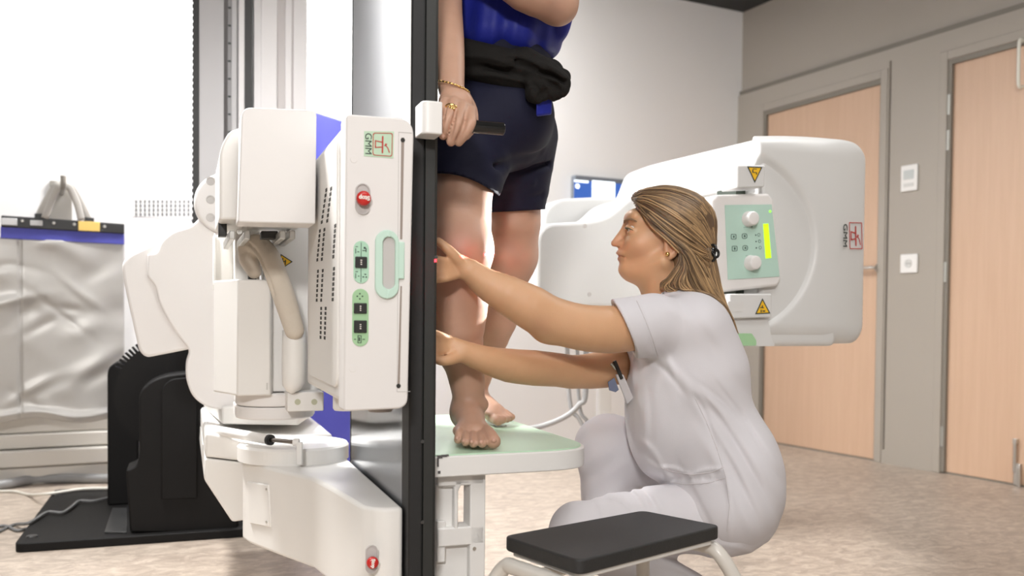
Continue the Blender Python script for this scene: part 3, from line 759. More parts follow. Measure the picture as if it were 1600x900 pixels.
g = G().lathe(W(-.10, .12, .575), (0, 0, 1), [(0, .022), (.004, .025), (.032, .025)], 28); g.out('foot', M_cream, det)
g = G().lathe(W(-.045, .05, .578), (0, 0, 1), [(0, .022), (.004, .025), (.03, .025)], 28); g.out('foot', mat('dark_foot', (.25, .22, .2), .5), det)
# logo plate: mint plate, red rounded frame and red table symbol, GMM turned a quarter
TL, TR, BR, BL = [on_t(x, y, td) for x, y in ((569, 205), (615.5, 205.5), (614.5, 247.5), (568.5, 244))]
lg = G().pt([TL, TR, BR, BL], td - .0008, td + .001).out('logo_plate', mat('logo_mint', (0.50, 0.67, 0.50), .45), det)
def quad(u, v): return tuple(TL[i] * (1 - u) * (1 - v) + TR[i] * u * (1 - v) + BR[i] * u * v + BL[i] * (1 - u) * v for i in (0, 1))
def logo(q, f0, f1, parent):
    g = G(); R = rpoly([q(.29, .06), q(.955, .06), q(.955, .94), q(.29, .94)], .004); c = q(.6225, .5)
    r2 = [((x - c[0]) * .93 + c[0], (z - c[1]) * .945 + c[1]) for x, z in R]; g.ring(R, r2, f0, f1)
    def bar(u0, v0, u1, v1, w=.035):
        d = Vector((u1 - u0, v1 - v0)); l = d.length; d /= l; nrm = Vector((-d.y, d.x)) * w / 2
        pts = [q(u0 + nrm.x, v0 + nrm.y), q(u1 + nrm.x, v1 + nrm.y), q(u1 - nrm.x, v1 - nrm.y), q(u0 - nrm.x, v0 - nrm.y)]
        g.prism([f0(p) for p in pts], [f1(p) for p in pts])
    bar(.62, .2, .62, .82, .05); bar(.62, .42, .38, .37); bar(.62, .6, .38, .63); bar(.38, .35, .38, .65)
    bar(.60, .2, .64, .2); bar(.60, .82, .64, .82)
    bar(.70, .5, .76, .52, .09); bar(.72, .54, .80, .62, .03); bar(.80, .62, .86, .80, .03); bar(.70, .53, .68, .55, .03)
    g.out('logo_symbol', M_redink, parent)
logo(quad, lambda p: W(p[0], td - .0008, p[1]), lambda p: W(p[0], td - .0016, p[1]), lg)
q = quad(.135, .5); text_mesh('lettering', 'GMM', .0165, W(q[0], td - .0010, q[1]), -_Z, MN, M_ink, lg, .0004)
# stop button
stop_button(det, td, 555, 578, 286, 336, 311, 11.3, -MN, -_Z)
# key strips
def strip(px0, px1, py0, py1, keys, m, icons):
    a = on_t(px0, py0, td); b = on_t(px1, py1, td)
    o = G().pt(stadium(a[0], b[0], b[1], a[1]), td - .0015, td + .001).out('key_strip', m, det, bevel=.0005)
    for (y0, y1) in keys:
        p = on_t(px0 + 2, y0, td); q = on_t(px1 - 3, y1, td)
        k = G().mbox(p[0], q[0], td - .005, td - .0014, q[1], p[1]).out('rocker_key', M_black, o, bevel=.0012)
        c = ((p[0] + q[0]) / 2, (p[1] + q[1]) / 2); h = G()
        for dz in (-.0035, 0, .0035): h.mbox(c[0] - .0012, c[0] + .0012, td - .0053, td - .005, c[1] + dz - .0009, c[1] + dz + .0009)
        h.out('key_mark', M_whitetxt, k)
    h = G()
    for (x, y, w, hh) in icons:
        p = on_t(x, y, td); q = on_t(x + w, y + hh, td); h.mbox(p[0], q[0], td - .0021, td - .0014, q[1], p[1])
    h.out('key_print', M_ink, o)
strip(552.5, 576, 376, 443, [(401, 419)], M_mint, [(563.6, 379, .5, 62), (555, 385, 4, 1), (555, 388, 1, 8), (558, 393, 3, 1.2), (568, 386, 3, 3), (566, 391, 5, 1.3), (571, 388, 1.4, 6), (555, 424, 4, 1), (555, 427, 1, 8), (559, 431, 2.5, 1.2), (566, 432, 3, 1.5), (569, 428, 3, 1.5), (571, 432, 2, 2)])
strip(550.5, 575.5, 451, 541, [(473.5, 490), (500.5, 520)], mat('leaf_green', (0.36, 0.58, 0.34), .4), [(561, 458, 2, 2), (561, 466, 2, 2), (557, 462, 2, 2), (565, 462, 2, 2), (553, 529.5, 3, 1.2), (566, 529.5, 4, 1.2), (558.5, 524, 1, 12), (563.5, 524, 1, 12), (558.5, 524, 6, 1), (558.5, 535, 6, 1), (560.2, 527, 2, 6)])
# mint pull ring
a = on_t(586, 359, td); b = on_t(622, 467, td); o_ = stadium(a[0], b[0], b[1], a[1], 10); a = on_t(597.5, 370, td); b = on_t(616.5, 452, td); i_ = stadium(a[0], b[0], b[1], a[1], 10)
g = G().ring(o_, i_, lambda p: W(p[0], td + .001, p[1]), lambda p: W(p[0], td - .006, p[1]))
p = on_t(618, 378, td); q = on_t(631, 436, td); g.mbox(p[0], q[0], td - .005, td + .001, q[1], p[1]); g.out('pull_handle', M_mintl, det, bevel=.0015)
g = G().pt(i_, td - .0008, td + .001); g.out('handle_recess', M_hole, det)
p = on_t(622.5, 206, td); q = on_t(641, 612, td)
g = G(); g.mbox(p[0], p[0] + .0008, td - .0006, td + .001, q[1], p[1]); g.mbox(p[0], q[0], td - .0006, td + .001, p[1] - .0008, p[1]); g.mbox(p[0], q[0], td - .0006, td + .001, q[1], q[1] + .0008); g.out('slot_frame', M_hole, det)
g = G()
for (xa, ya, xb, yb, x2, y2, x3, y3) in ((627, 215, 631.5, 215, 628.5, 374, 625, 374), (625.5, 447, 628, 447, 624.5, 607, 621, 607)):
    g.pt([on_t(xa, ya, td), on_t(xb, yb, td), on_t(x2, y2, td), on_t(x3, y3, td)], td - .0005, td + .001)
g.out('film_slot', mat('slot_brown', (0.30, 0.25, 0.22), .7), det)
for (x, y, r) in ((629.3, 219, .004), (622.6, 603, .004)):
    q = on_t(x, y, td); G().cyl(W(q[0], td, q[1]), W(q[0], td - .0009, q[1]), r, 14).out('slot_end', M_slot, det)
for (x, y) in ((553, 249), (551, 576)):
    q = on_t(x, y, td); G().lathe(W(q[0], td, q[1]), -MT, [(-.001, .007), (.0006, .006)], 18).out('cover_plug', M_pink, det)
# ================================================================ columns behind the machine
tc_ = 2.15
def coln(px): return on_t(px, 100, tc_)[0]
col1 = thing('rail_column', W(coln(350), tc_, 0), 'grey metal column with black edge strips and a ruled rail, behind the ivory carriage', 'column')
M_cgrey = mat('column_grey', (0.52, 0.515, 0.525), .45, var=.02)
M_cwhite = mat('column_white', (0.80, 0.785, 0.79), .42, var=.015)
def vstrip(name, x0, x1, dt, m, parent, back=.12, z0=0, z1=CEIL):
    return G().mbox(coln(x0), coln(x1), tc_ + dt, tc_ + back, z0, z1).out(name, m, parent, bevel=.0015)
vstrip('face_panel', 311, 350, 0, M_cgrey, col1)
vstrip('edge_strip', 301.5, 311, -.004, M_black, col1)
g = G()
for k in range(70):
    z = .5 + k * .024; g.mbox(coln(301.5) - .004, coln(301.5), tc_, tc_ + .02, z, z + .012)
g.out('rack_teeth', M_black, col1)
vstrip('groove', 350, 356, .02, mat('groove_grey', (.20, .19, .19), .6), col1)
vstrip('ruler', 356, 362, .012, mat('ruler_grey', (.33, .325, .33), .5), col1)
g = G()
for k in range(26):
    z = on_t(358, 20, tc_)[1] - k * .07 + .3; g.mbox(coln(356.5), coln(361), tc_ + .0110, tc_ + .0122, z, z + .007)
g.out('ruler_mark', M_ink, col1)
vstrip('rail', 362, 370, -.004, M_cgrey, col1); vstrip('rail', 373, 382, 0, M_cwhite, col1); vstrip('web', 369, 374, .02, M_cgrey, col1)
vstrip('edge_strip', 382, 394.5, .005, mat('dark_column_edge', (.05, .05, .05), .5), col1)
col2 = thing('white_column', W(coln(445), tc_ - .05, 0), 'white metal column with fine vertical grooves next to the ruled grey column', 'column')
def vs2(name, x0, x1, dt, m): return G().mbox(coln(x0), coln(x1), tc_ + dt, tc_ + .16, 0, CEIL).out(name, m, col2, bevel=.002)
vs2('flank', 397, 408, .015, M_cwhite); vs2('face_panel', 408, 433, 0, M_cwhite); vs2('groove', 433, 446, .006, mat('groove_light', (.58, .55, .545), .5)); vs2('rib', 446, 456, 0, M_cwhite); vs2('groove', 456, 459, .005, mat('groove_light', (.6, .57, .56), .5)); vs2('face_panel', 459, 480, 0, M_cwhite)

# ================================================================ blue panel behind the machine
p0 = P(484, 168, 3.35); p1 = P(575, 196, 3.35); g = G(); dpt = CF * .06; dpt.z = 0
top = [P(468, 165, 4.2), P(562, 196, 4.2)]; bot = [Vector((v.x, v.y, 0)) for v in top]
g.prism([bot[0], bot[1], top[1], top[0]], [v + dpt for v in (bot[0], bot[1], top[1], top[0])])
bp = g.out('blue_board', mat('blue_vinyl', (0.12, 0.13, 0.68), .45, var=.05), bevel=.01, seg=3)
tag(bp, 'tall blue padded board standing on the floor behind the x-ray table', 'board')

# ================================================================ wall duct, pipe and cables on the left
g0_ = lambda y: on_b(60, y, YB - .04)[1]
xe = on_b(330, 700)[0]
g = G(); z = [on_b(60, y, YB - .05)[1] for y in (655, 676, 700, 727)]
g.box(XL, xe, YB - .050, YB, z[1], z[0] + .08); g.box(XL, xe, YB - .07, YB, z[2] + .003, z[1] - .003); g.box(XL, xe, YB - .11, YB, z[3] + .003, z[2] - .003); g.box(XL, xe, YB - .09, YB, 0, z[3] - .003)
M_duct = mat('duct_ivory', (0.66, 0.63, 0.58), .5, var=.02)
tag(g.out('trim_5', M_duct, bevel=.008, seg=3), kind='structure', label='stepped ivory wall duct along the floor behind the curtain')
g = G().tube([Vector((*(floor_at(x, y)).xy, .022)) for x, y in ((-120, 775), (-40, 770), (10, 764), (50, 757), (100, 755), (170, 755), (260, 752))], .021, 14, 5)
tag(g.out('floor_pipe', mat('pipe_grey', (.30, .30, .30), .4), smooth=True), 'grey round pipe lying on the floor along the wall duct', 'pipe')
def fl(x, y, z): return hit(x, y, (0, 0, z), _Z)
g = G().tube([fl(-60, 769, .006), fl(-10, 768, .006), fl(22, 768, .006), fl(45, 773, .006), (fl(72, 772, .0395)), fl(100, 768, .0395), fl(130, 764, .0395), fl(168, 763, .0395)], .0062, 10, 6)
tag(g.out('white_cable', mat('cable_white', (.72, .69, .62), .5), smooth=True), 'thin white cable crossing the floor to the black base plate', 'cable')
g = G().tube([fl(168, 778, .0395), fl(145, 783, .0395), fl(124, 783, .0395), fl(112, 792, .0395), fl(97, 801, .0395), fl(75, 800, .0395), fl(56, 811, .0395), fl(42, 818, .034), fl(22, 820, .006), fl(-5, 832, .006), fl(-50, 850, .006)], .0058, 10, 6)
tag(g.out('grey_cable', mat('cable_grey', (.16, .16, .16), .5), smooth=True), 'dark grey wavy cable lying across the black base plate', 'cable')
g = G().tube([fl(42, 826, .006), fl(26, 829, .006), fl(10, 822, .006), fl(-8, 824, .006), fl(-60, 838, .006)], .0055, 10, 6)
tag(g.out('grey_cable', mat('cable_grey', (.16, .16, .16), .5), smooth=True), 'short dark cable loop on the bare floor left of the base plate', 'cable')

# ================================================================ lead curtain on its hanger
YC = YB - .20
def on_c(px, py): v = hit(px, py, (0, YC, 0), Vector((0, 1, 0))); return (v.x, v.z)
cur = thing('lead_curtain', (on_c(95, 600)[0], YC, 0.9), 'silver-grey hanging lead curtain with blue band and black hanger bar', 'lead curtain')
q = [on_c(*p) for p in ((2, 337), (194, 350), (194, 366), (2, 355))]
bar = G().prism([(x, YC - .02, z) for x, z in q], [(x, YC + .02, z) for x, z in q]).out('hanger_bar', M_black, cur, bevel=.004)
q = [on_c(*p) for p in ((1, 354), (194, 365), (194, 382), (1, 372))]
G().prism([(x, YC - .012, z) for x, z in q], [(x, YC + .012, z) for x, z in q]).out('blue_band', mat('blue_band', (0.075, 0.08, 0.42), .6, var=.06, vscale=30), cur)
# cloth with soft folds, thick sheet
M_silver = mat('silver_vinyl', (0.50, 0.485, 0.46), .38, .25, var=.06, vscale=5, bump=.05, bscale=60)
NX, NZ = 90, 90; vs = []; fs = []
x0 = on_c(-60, 500)[0]; x1 = on_c(194, 500)[0]; zt0 = on_c(-60, 368)[1]; zt1 = on_c(194, 381)[1]; zb0 = on_c(0, 657)[1]; zb1 = on_c(194, 655)[1]
folds = [(random.random(), random.random(), random.uniform(-.6, .6), random.uniform(.03, .10), random.uniform(.10, .35), random.uniform(-.009, .009)) for _ in range(46)]
def cz(u, v):
    d = .006 * math.sin(u * 9 + 1.5 * v) * v + .010 * math.sin(u * 4 + 2 + v * 2) * v
    for (fu, fv, a, w, l, h) in folds:
        du, dv = u - fu, v - fv; p = du * math.cos(a) + dv * math.sin(a); s_ = -du * math.sin(a) + dv * math.cos(a)
        d += h * math.exp(-(s_ / w) ** 2 * 2.2 - (p / l) ** 2 * 2)
    seam = math.exp(-((u - .345) / .008) ** 2) * .006
    return d - seam + .012 * math.exp(-((v - .965) / .02) ** 2)
for j in range(NZ + 1):
    for i in range(NX + 1):
        u = i / NX; v = j / NZ; x = x0 + (x1 - x0) * u; zt = zt0 + (zt1 - zt0) * u; zb = zb0 + (zb1 - zb0) * u - .012 * math.sin(u * 11)
        vs.append((x, YC - .004 - cz(u, v), zt + (zb - zt) * v))
k = len(vs); vs += [(x, y + .012, z) for x, y, z in vs]
for j in range(NZ):
    for i in range(NX):
        a = j * (NX + 1) + i; fs += [(a, a + 1, a + NX + 2, a + NX + 1), (k + a, k + a + NX + 1, k + a + NX + 2, k + a + 1)]
for j in range(NZ):
    for i in (0, NX):
        a = j * (NX + 1) + i; fs.append((a, a + NX + 1, k + a + NX + 1, k + a))
for i in range(NX):
    for j in (0, NZ):
        a = j * (NX + 1) + i; fs.append((a, a + 1, k + a + 1, k + a))
link('curtain_sheet', vs, fs, M_silver, cur, smooth=True)
for (a, b, c, d, m) in ((2.5, 341, 27, 353, mat('label_white', (.62, .62, .62), .5)), (47, 344.5, 66.5, 353.5, mat('label_white', (.62, .62, .62), .5)), (122, 346, 155.5, 362.5, mat('label_yellow', (.86, .60, .17), .5))):
    p = on_c(a, b); q = on_c(c, d); G().box(p[0], q[0], YC - .0235, YC - .0195, q[1], p[1]).out('name_label', m, bar, bevel=.003)
for (x, y) in ((35, 345.5), (84, 349), (116, 351), (163, 354.5)):
    p = on_c(x, y); G().lathe((p[0], YC - .02, p[1]), (0, -1, 0), [(0, .007), (.002, .0065), (.003, .003)], 14).out('rivet', M_metal, bar)
# strap loops over a wall hook
M_strap = mat('white_webbing', (.46, .44, .41), .7, var=.06, vscale=40)
def ribbon(pts, w, name):
    g = G(); L = [Vector((on_c(x, y)[0], YC + dy, on_c(x, y)[1])) for x, y, dy in pts]; g.tube(L, w, 8, 5, flat=.22, up=(0, 1, 0)); return g.out(name, M_strap, cur, smooth=True)
ribbon([(60, 340, 0), (70, 320, -.01), (82, 299, -.02), (90, 291, -.03), (106, 291, -.03), (115, 299, -.02), (128, 322, -.01), (140, 346, 0)], .016, 'strap')
ribbon([(70, 342, -.03), (79, 318, -.04), (87, 300, -.05), (92, 293, -.055), (106, 294, -.05), (113, 304, -.04), (121, 322, -.03), (127, 345, -.02)], .015, 'strap')
for x, y in ((62, 338.5), (139, 344.5)):
    p = on_c(x, y); G().box(p[0] - .02, p[0] + .02, YC - .014, YC + .014, p[1] - .012, p[1] + .012).out('strap_buckle', M_black, cur, bevel=.003)
hk = on_c(98, 300); g = G(); g.tube([(hk[0], YB + .0, hk[1] + .02), (hk[0], YC - .03, hk[1] + .01), (hk[0], YC - .09, hk[1] + .02), (hk[0], YC - .1, hk[1] + .06)], .012, 12, 6); p = on_c(97, 318)
g.box(p[0] - .045, p[0] + .045, YB - .02, YB, p[1] - .09, p[1] + .12)
h_ = g.out('wall_hook', mat('hook_beige', (.30, .28, .25), .5), smooth=False, bevel=.003); tag(h_, 'beige hook plate on the white wall carrying the lead curtain strap', 'hook')
# ================================================================ x-ray tube head on its arm
tube = thing('tube_head', W(1.0, 1.2, .65), 'white x-ray tube head with round cut-out and mint control panel', 'x-ray tube head')
M_tw = mat('tube_white', (0.66, 0.66, 0.65), .4, var=.008, vscale=3)
T1 = .47
# main cover: rounded box with a scooped round cut-out
def tp_(x, y, t=T1): q = on_t(x, y, t); return q
L_ = tp_(1190, 380)[0]; R_ = tp_(1352, 380)[0]; Zt = tp_(1270, 206)[1]; Zb = tp_(1270, 538)[1]
cn_, cz_ = (L_ + R_) / 2, (Zt + Zb) / 2
s = SDF()
q = lambda x, y, t=T1: np.array(W(*[on_t(x, y, t)[0], t, on_t(x, y, t)[1]]))
s.box(W(cn_ - .005, T1 + .21, cz_), np.array([(R_ - L_) / 2 + .065, .20, (Zt - Zb) / 2]), .06, [MN, MT, _Z])
# right-hand face turned back, upper edge falling to the right
s.half(q(1303, 380), (MN * .35 - MT * .937), .03)
s.half(q(1318, 206, T1 + .1), (MN * .45 + _Z * .9 - MT * .1), .05)
s.half(q(1250, 203), (-MN * .16 + _Z * .98 - MT * .12), .03)
# dish around the opening, then the opening itself
ec = np.array(W(on_t(1150, 376, T1)[0], T1, on_t(1150, 376, T1)[1])); er = (on_t(1228, 376, T1)[0] - on_t(1150, 376, T1)[0]); ez = (on_t(1150, 250, T1)[1] - on_t(1150, 376, T1)[1])
s.ell(ec - np.array(MT) * .02, np.array([er * 1.75, .12, ez * 1.2]), [MN, MT, _Z], .008, 's')
def hole(X, a=er * 1.05, b=ez):
    v = X - ec; n = v @ np.array(MN) / a; z = v[:, 2] / b; r = np.sqrt(n * n + z * z) + 1e-9; return -(r - 1) * min(a, b) * .9
s.fun(hole, 'max')
s.half(np.array(W(on_t(1189, 380, T1)[0], T1, cz_)), -MN, .006); s.half(np.array(W(on_t(1189, 380, T1)[0], T1 + .05, cz_)), -MN * .7 + MT * .7, .006)
sdf_obj('head_cover', s, M_tw, tube, .005)
# arm body reaching back to the column
na = on_t(1189, 380, T1 + .02)[0]
armp = [on_n(x, y, na) for x, y in ((1189, 214), (1010, 258), (975, 272), (965, 300), (950, 330), (950, 470), (1140, 541), (1189, 541))]
armp = [(max(t, T1 + .02), z) for t, z in armp]
G().pn(rpoly(armp, [.03, .08, .08, .05, .03, .03, .02, .02]), na, na + .26).out('arm_cover', M_tw, tube, bevel=.03, seg=4)
# rails above and below the collimator, with their warning labels
def rail(name, x0, y0, x1, y1, yb0, yb1, nn, dn):
    pts = [on_n(x, y, nn) for x, y in ((x1, y1), (x1, yb1), (x0, yb0), (x0, y0))]
    return G().pn(rpoly(pts, [.012, .012, .04, .04]), nn, nn + dn).out(name, M_tw, tube, bevel=.008, seg=3)
nr_ = na - .03
rail('upper_rail', 985, 306, 1163, 260, 332, 293, nr_, .06)
q_ = [on_n(x, y, nr_) for x, y in ((1146, 270), (1146, 288), (1010, 318), (1000, 302))]; G().pn(rpoly(q_, [.006, .006, .02, .02]), nr_ - .0015, nr_ + .001).out('rail_inset', mat('rail_grey', (.52, .53, .51), .4), tube)
G().pt(rpoly(tpx([(1152, 258), (1196, 258), (1195, 292), (1152, 294)], T1 - .03), .005), T1 - .03, T1 + .05).out('rail_end', M_tw, tube, bevel=.004)
G().pt(rpoly(tpx([(1140, 459), (1206, 459), (1206, 496), (1140, 498)], T1 - .03), .005), T1 - .03, T1 + .05).out('rail_end', M_tw, tube, bevel=.004)
q_ = tpx([(1137, 471), (1161, 471), (1161, 487), (1137, 488)], T1 - .03); G().pt(rpoly(q_, .003), T1 - .0312, T1 - .028).out('rail_inset', mat('inset_grey', (.66, .655, .64), .4), tube)
warn([(1168.5, 261), (1189.5, 262), (1179, 284)], T1 - .03, tube, [(1176, 263.5, 6, 1.5), (1175, 265, 1.6, 5), (1177, 269, 5, 1.4), (1181, 270, 1.4, 3)])
warn([(1191, 468), (1202, 489), (1181, 490)], T1 - .03, tube, [(1187, 480, 6, 1.5), (1188, 484, 1.6, 4), (1190, 477, 1.5, 4), (1191, 485, 4, 2)])
G().pt(rpoly(tpx([(1120, 498), (1200, 497), (1206, 530), (1212, 541), (1130, 541)], T1 - .01), .01), T1 - .01, T1 + .25).out('lower_block', M_tw, tube, bevel=.008, seg=3)
G().pt(rpoly(tpx([(1128, 521), (1174, 521), (1181, 532), (1181, 540), (1128, 540)], T1 - .01), .004), T1 - .0125, T1 - .008).out('green_inset', mat('inset_green', (0.36, 0.60, 0.34), .4), tube)
# collimator: cream box with mint control face
TC = T1 - .005
G().pt(rpoly(tpx([(1112, 312), (1120, 304), (1202, 302), (1209, 311), (1221, 438), (1215, 447), (1128, 457), (1120, 452)], TC), .006), TC, TC + .26).out('collimator', M_pink, tube, bevel=.008, seg=3)
coll = [o for o in tube.children if o.name.startswith('collimator')][0]
face = tpx([(1132, 320.5), (1205, 319.5), (1217.5, 432), (1137, 437)], TC)
cp = G().pt(face, TC - .0022, TC - .0005).out('control_panel', mat('panel_mint', (0.47, 0.66, 0.575), .35, var=.015), coll)
def knob(x, y):
    a = on_t(x, y, TC); r = .0215
    k = G().lathe(W(a[0], TC - .002, a[1]), -MT, [(0, r), (.003, r), (.005, r * .93), (.024, r * .88), (.028, r * .75), (.029, r * .3)], 28).out('control_knob', M_pink, coll, smooth=False, bevel=.001)
knob(1168.5, 342.5); knob(1172, 411)
g = G().pt(tpx([(1191.5, 350), (1199.5, 349.5), (1204, 403), (1195.5, 404)], TC), TC - .0034, TC - .002); g.out('display', mat('lime_display', (.5, .85, .02), .3, emit=(0.52, 1.0, 0.01), estr=.75), coll)
q = on_t(1202.5, 330.5, TC); G().lathe(W(q[0], TC - .002, q[1]), -MT, [(0, .004), (.002, .003)], 12).out('indicator_lamp', mat('green_led', (.3, .8, .1), .3, emit=(.35, .9, .1), estr=.8), coll)
for (x, y, rd) in ((1145.5, 370, .25), (1162.5, 369, .45), (1147, 388.5, .25), (1163.5, 387.5, .9)):
    w = 4.2; o = rpoly(tpx([(x - w, y - w), (x + w, y - w), (x + w, y + w), (x - w, y + w)], TC), .014 * rd); i = [((a - on_t(x, y, TC)[0]) * .8 + on_t(x, y, TC)[0], (b - on_t(x, y, TC)[1]) * .8 + on_t(x, y, TC)[1]) for a, b in o]
    g = G().ring(o, i, lambda p: W(p[0], TC - .002, p[1]), lambda p: W(p[0], TC - .0032, p[1]))
    c = on_t(x, y, TC); g.mbox(c[0] - .002, c[0] + .003, TC - .003, TC - .002, c[1] - .003, c[1] + .003); g.out('panel_button', mat('button_ink', (.10, .16, .14), .5), coll)
g = G()
for (x, y) in ((1180, 367.5), (1180.5, 377.5), (1181, 387.5), (1174, 354.5), (1176.5, 400.5)):
    c = on_t(x, y, TC); g.cyl(W(c[0], TC - .002, c[1]), W(c[0], TC - .003, c[1]), .0022, 10)
for (x, y) in ((1185, 367), (1186, 377), (1187, 387)):
    c = on_t(x, y, TC); g.torus(W(c[0], TC - .0022, c[1]), MT, .004, .0007, 14, 5)
for k in range(5):
    c = on_t(1162 + k * 2.4, 355.5 - .2 * k, TC); g.cyl(W(c[0], TC - .002, c[1]), W(c[0], TC - .0028, c[1]), .001, 8)
    c = on_t(1165 + k * 2.4, 399.8 - .1 * k, TC); g.cyl(W(c[0], TC - .002, c[1]), W(c[0], TC - .0028, c[1]), .001, 8)
g.out('panel_mark', mat('button_ink', (.10, .16, .14), .5), coll)
# dark block whose colour stands in for the shaded gap behind the collimator
g = G().pt(tpx([(1150, 292), (1205, 292), (1236, 340), (1236, 420), (1215, 462), (1150, 462)], T1 + .10), T1 + .10, T1 + .2); g.out('gap_shade_block', mat('gap_green_black', (.04, .055, .04), .6), tube)
# maker's mark on the turned-back end face
fn = Vector((MN * .35 - MT * .937)).normalized(); f0 = Vector(q_s := W(on_t(1303, 380, T1)[0], T1, on_t(1303, 380, T1)[1]))
def on_f(x, y): return hit(x, y, f0, fn)
a = on_f(1317, 344); b = on_f(1347, 345); c_ = on_f(1348, 392); d = on_f(1318, 392)
fx = Vector((-fn.y, fn.x, 0)); 
if fx.dot(CR) < 0: fx = -fx
def q3(u, v):
    p = (a * (1 - u) * (1 - v) + b * u * (1 - v) + c_ * u * v + d * (1 - u) * v); return ((p - f0).dot(fx), p.z)
off = .0015
logo(q3, lambda p: f0 + fx * p[0] + _Z * (p[1] - f0.z) + fn * off, lambda p: f0 + fx * p[0] + _Z * (p[1] - f0.z) + fn * (off + .001), tube)
p = q3(.06, .5); text_mesh('lettering', 'GMM', .030, f0 + fx * p[0] + _Z * (p[1] - f0.z) + fn * (off + .001), -_Z, fx, M_ink, tube, .0005)
# carriage covers of the arm, further back
TB = 1.15
cb = tpx([(838, 480), (840, 365), (855, 349), (925, 345), (955, 335), (978, 312), (1000, 303), (1120, 300), (1120, 480)], TB)
G().pt(rpoly(cb, [.02, .06, .05, .08, .08, .06, .05, .02, .02]), TB, TB + .30).out('carriage_cover', M_tw, tube, bevel=.03, seg=4)
cb = tpx([(842, 400), (846, 330), (868, 312), (950, 308), (1000, 318), (1000, 400)], TB + .35)
G().pt(rpoly(cb, [.02, .06, .06, .06, .04, .02]), TB + .32, TB + .7).out('carriage_shroud', M_tw, tube, bevel=.04, seg=4)
for (x, y) in ((914, 353), (921, 460)):
    q = on_t(x, y, TB); G().lathe(W(q[0], TB, q[1]), -MT, [(-.001, .008), (.0015, .007)], 12).out('cover_screw', M_hole, tube)
# supporting column of the tube, with its hoses
tcol = thing('tube_column', W(on_t(946, 600, 1.5)[0], 1.5, 0), 'white post on the floor under the tube head carriage', 'post')
q0 = on_t(936, 600, 1.42); q1 = on_t(956, 600, 1.42)
G().mbox(q0[0], q1[0], 1.42, 1.45, 0, .9).out('post', M_white, tcol, bevel=.006)
M_hose = mat('hose_grey', (.33, .33, .33), .4)
dh = 3.35
for i, pts in enumerate((((915, 590), (915, 612), (905, 632), (885, 650), (850, 665), (815, 672)), ((884, 590), (890, 625), (905, 655), (925, 690), (930, 700)), ((900, 590), (905, 630), (918, 660), (926, 700)))):
    g = G(); L = [P(x, y, dh + i * .04) for x, y in pts]
    L[0].z = .78
    for v in L: v.z = max(v.z, .02)
    g.tube(L, [.010, .008, .007][i], 10, 6)
    tag(g.out('hose', M_hose, smooth=True), ['thick grey hose curving towards the foot board under the carriage cover', 'grey hose hanging behind the knee of the kneeling person, steeper than its neighbours', 'thin grey hose between two others under the tube carriage'][i], 'hose', 'hoses hanging below the tube carriage')
# ================================================================ people: helpers
def B(px, py, d): return np.array(P(px, py, d))
aR, aF, aU = np.array(CR), np.array(CF), np.array(CU)
def rot_axes(deg=0, tilt=0):
    a = math.radians(deg); x = CR * math.cos(a) - CU * math.sin(a); z = CU * math.cos(a) + CR * math.sin(a)
    return [x, CF, z]
def E(s, px, py, d, rx, rd, rz, rot=0, k=.02, op='u'):
    m = d / FPX; return s.ell(B(px, py, d), np.array([rx * m, rd * m, rz * m]), rot_axes(rot), k, op)
def C(s, a, b, ra, rb, k=.02, op='u'):
    """tapered limb between (px,py,d) points, radii in pixels at their depth"""
    return s.cone(B(*a), B(*b), ra * a[2] / FPX, rb * b[2] / FPX, k, op)
def CH(s, pts, rs, k=.01, op='u'):
    return s.chain([B(*p) for p in pts], [r * p[2] / FPX for r, p in zip(rs, pts)], k, op)
def cutpx(s, a, b, d, keep, k=.004):
    """cut by the plane through two pixels (along the view depth axis); keep is a pixel on the side that stays"""
    A, Bq = B(*a, d), B(*b, d); nrm = np.cross(Bq - A, aF); K = B(*keep, d)
    if (K - A) @ nrm > 0: nrm = -nrm
    return s.half(A, nrm, k)
def pxz(X):
    """pixel coordinates and depth of points (used only to lay out cloth folds in body space)"""
    v = X - np.array(CC); d = v @ aF; return PPX + FPX * (v @ aR) / d, PPY - FPX * (v @ aU) / d, d
M_skin = mat('skin', (.5, .3, .2), .48, var=.05, vscale=22, bump=.12, bscale=380, sss=.12, attr='Col')
M_skin2 = mat('skin_patient', (.5, .3, .2), .5, var=.07, vscale=30, bump=.12, bscale=380, sss=.12, attr='Col')
def blobcol(base, blobs):
    def f(V):
        c = np.tile(np.array(base, float), (len(V), 1))
        for (p, r, col, a) in blobs:
            w = np.exp(-((V - p) ** 2).sum(1) / (r * r)) * a; c = c * (1 - w[:, None]) + np.array(col) * w[:, None]
        return c
    return f

# ================================================================ the kneeling woman: body
HD = 2.20
s = SDF()
E(s, 1052, 354, HD, 61, 48, 52, 0, .02)
E(s, 1014, 381, HD, 41, 38, 50, -8, .03)
E(s, 989, 341, HD, 13.5, 33, 13, -15, .02)                                    # brow
C(s, (979, 354, HD), (960, 380, HD), 5.0, 5.4, .012)                          # nose
for sgn in (-1, 1): C(s, (967, 382, HD + sgn * .008), (973, 380, HD + sgn * .013), 4.6, 5, .008)
E(s, 983, 397, HD, 15, 23, 16, 0, .016)                                       # muzzle
CH(s, [(974, 396.5, HD - .026), (966.5, 395.5, HD), (974, 396.5, HD + .026)], [2.6, 4.0, 2.6], .006)
CH(s, [(976, 403.5, HD - .022), (969, 404, HD), (976, 403.5, HD + .022)], [2.8, 4.2, 2.8], .006)
CH(s, [(980, 401, HD - .028), (963, 399.8, HD), (980, 401, HD + .028)], [1.3, 1.4, 1.3], .005, 's')
E(s, 979, 420, HD, 12, 15, 10.5, 0, .016)                                     # chin
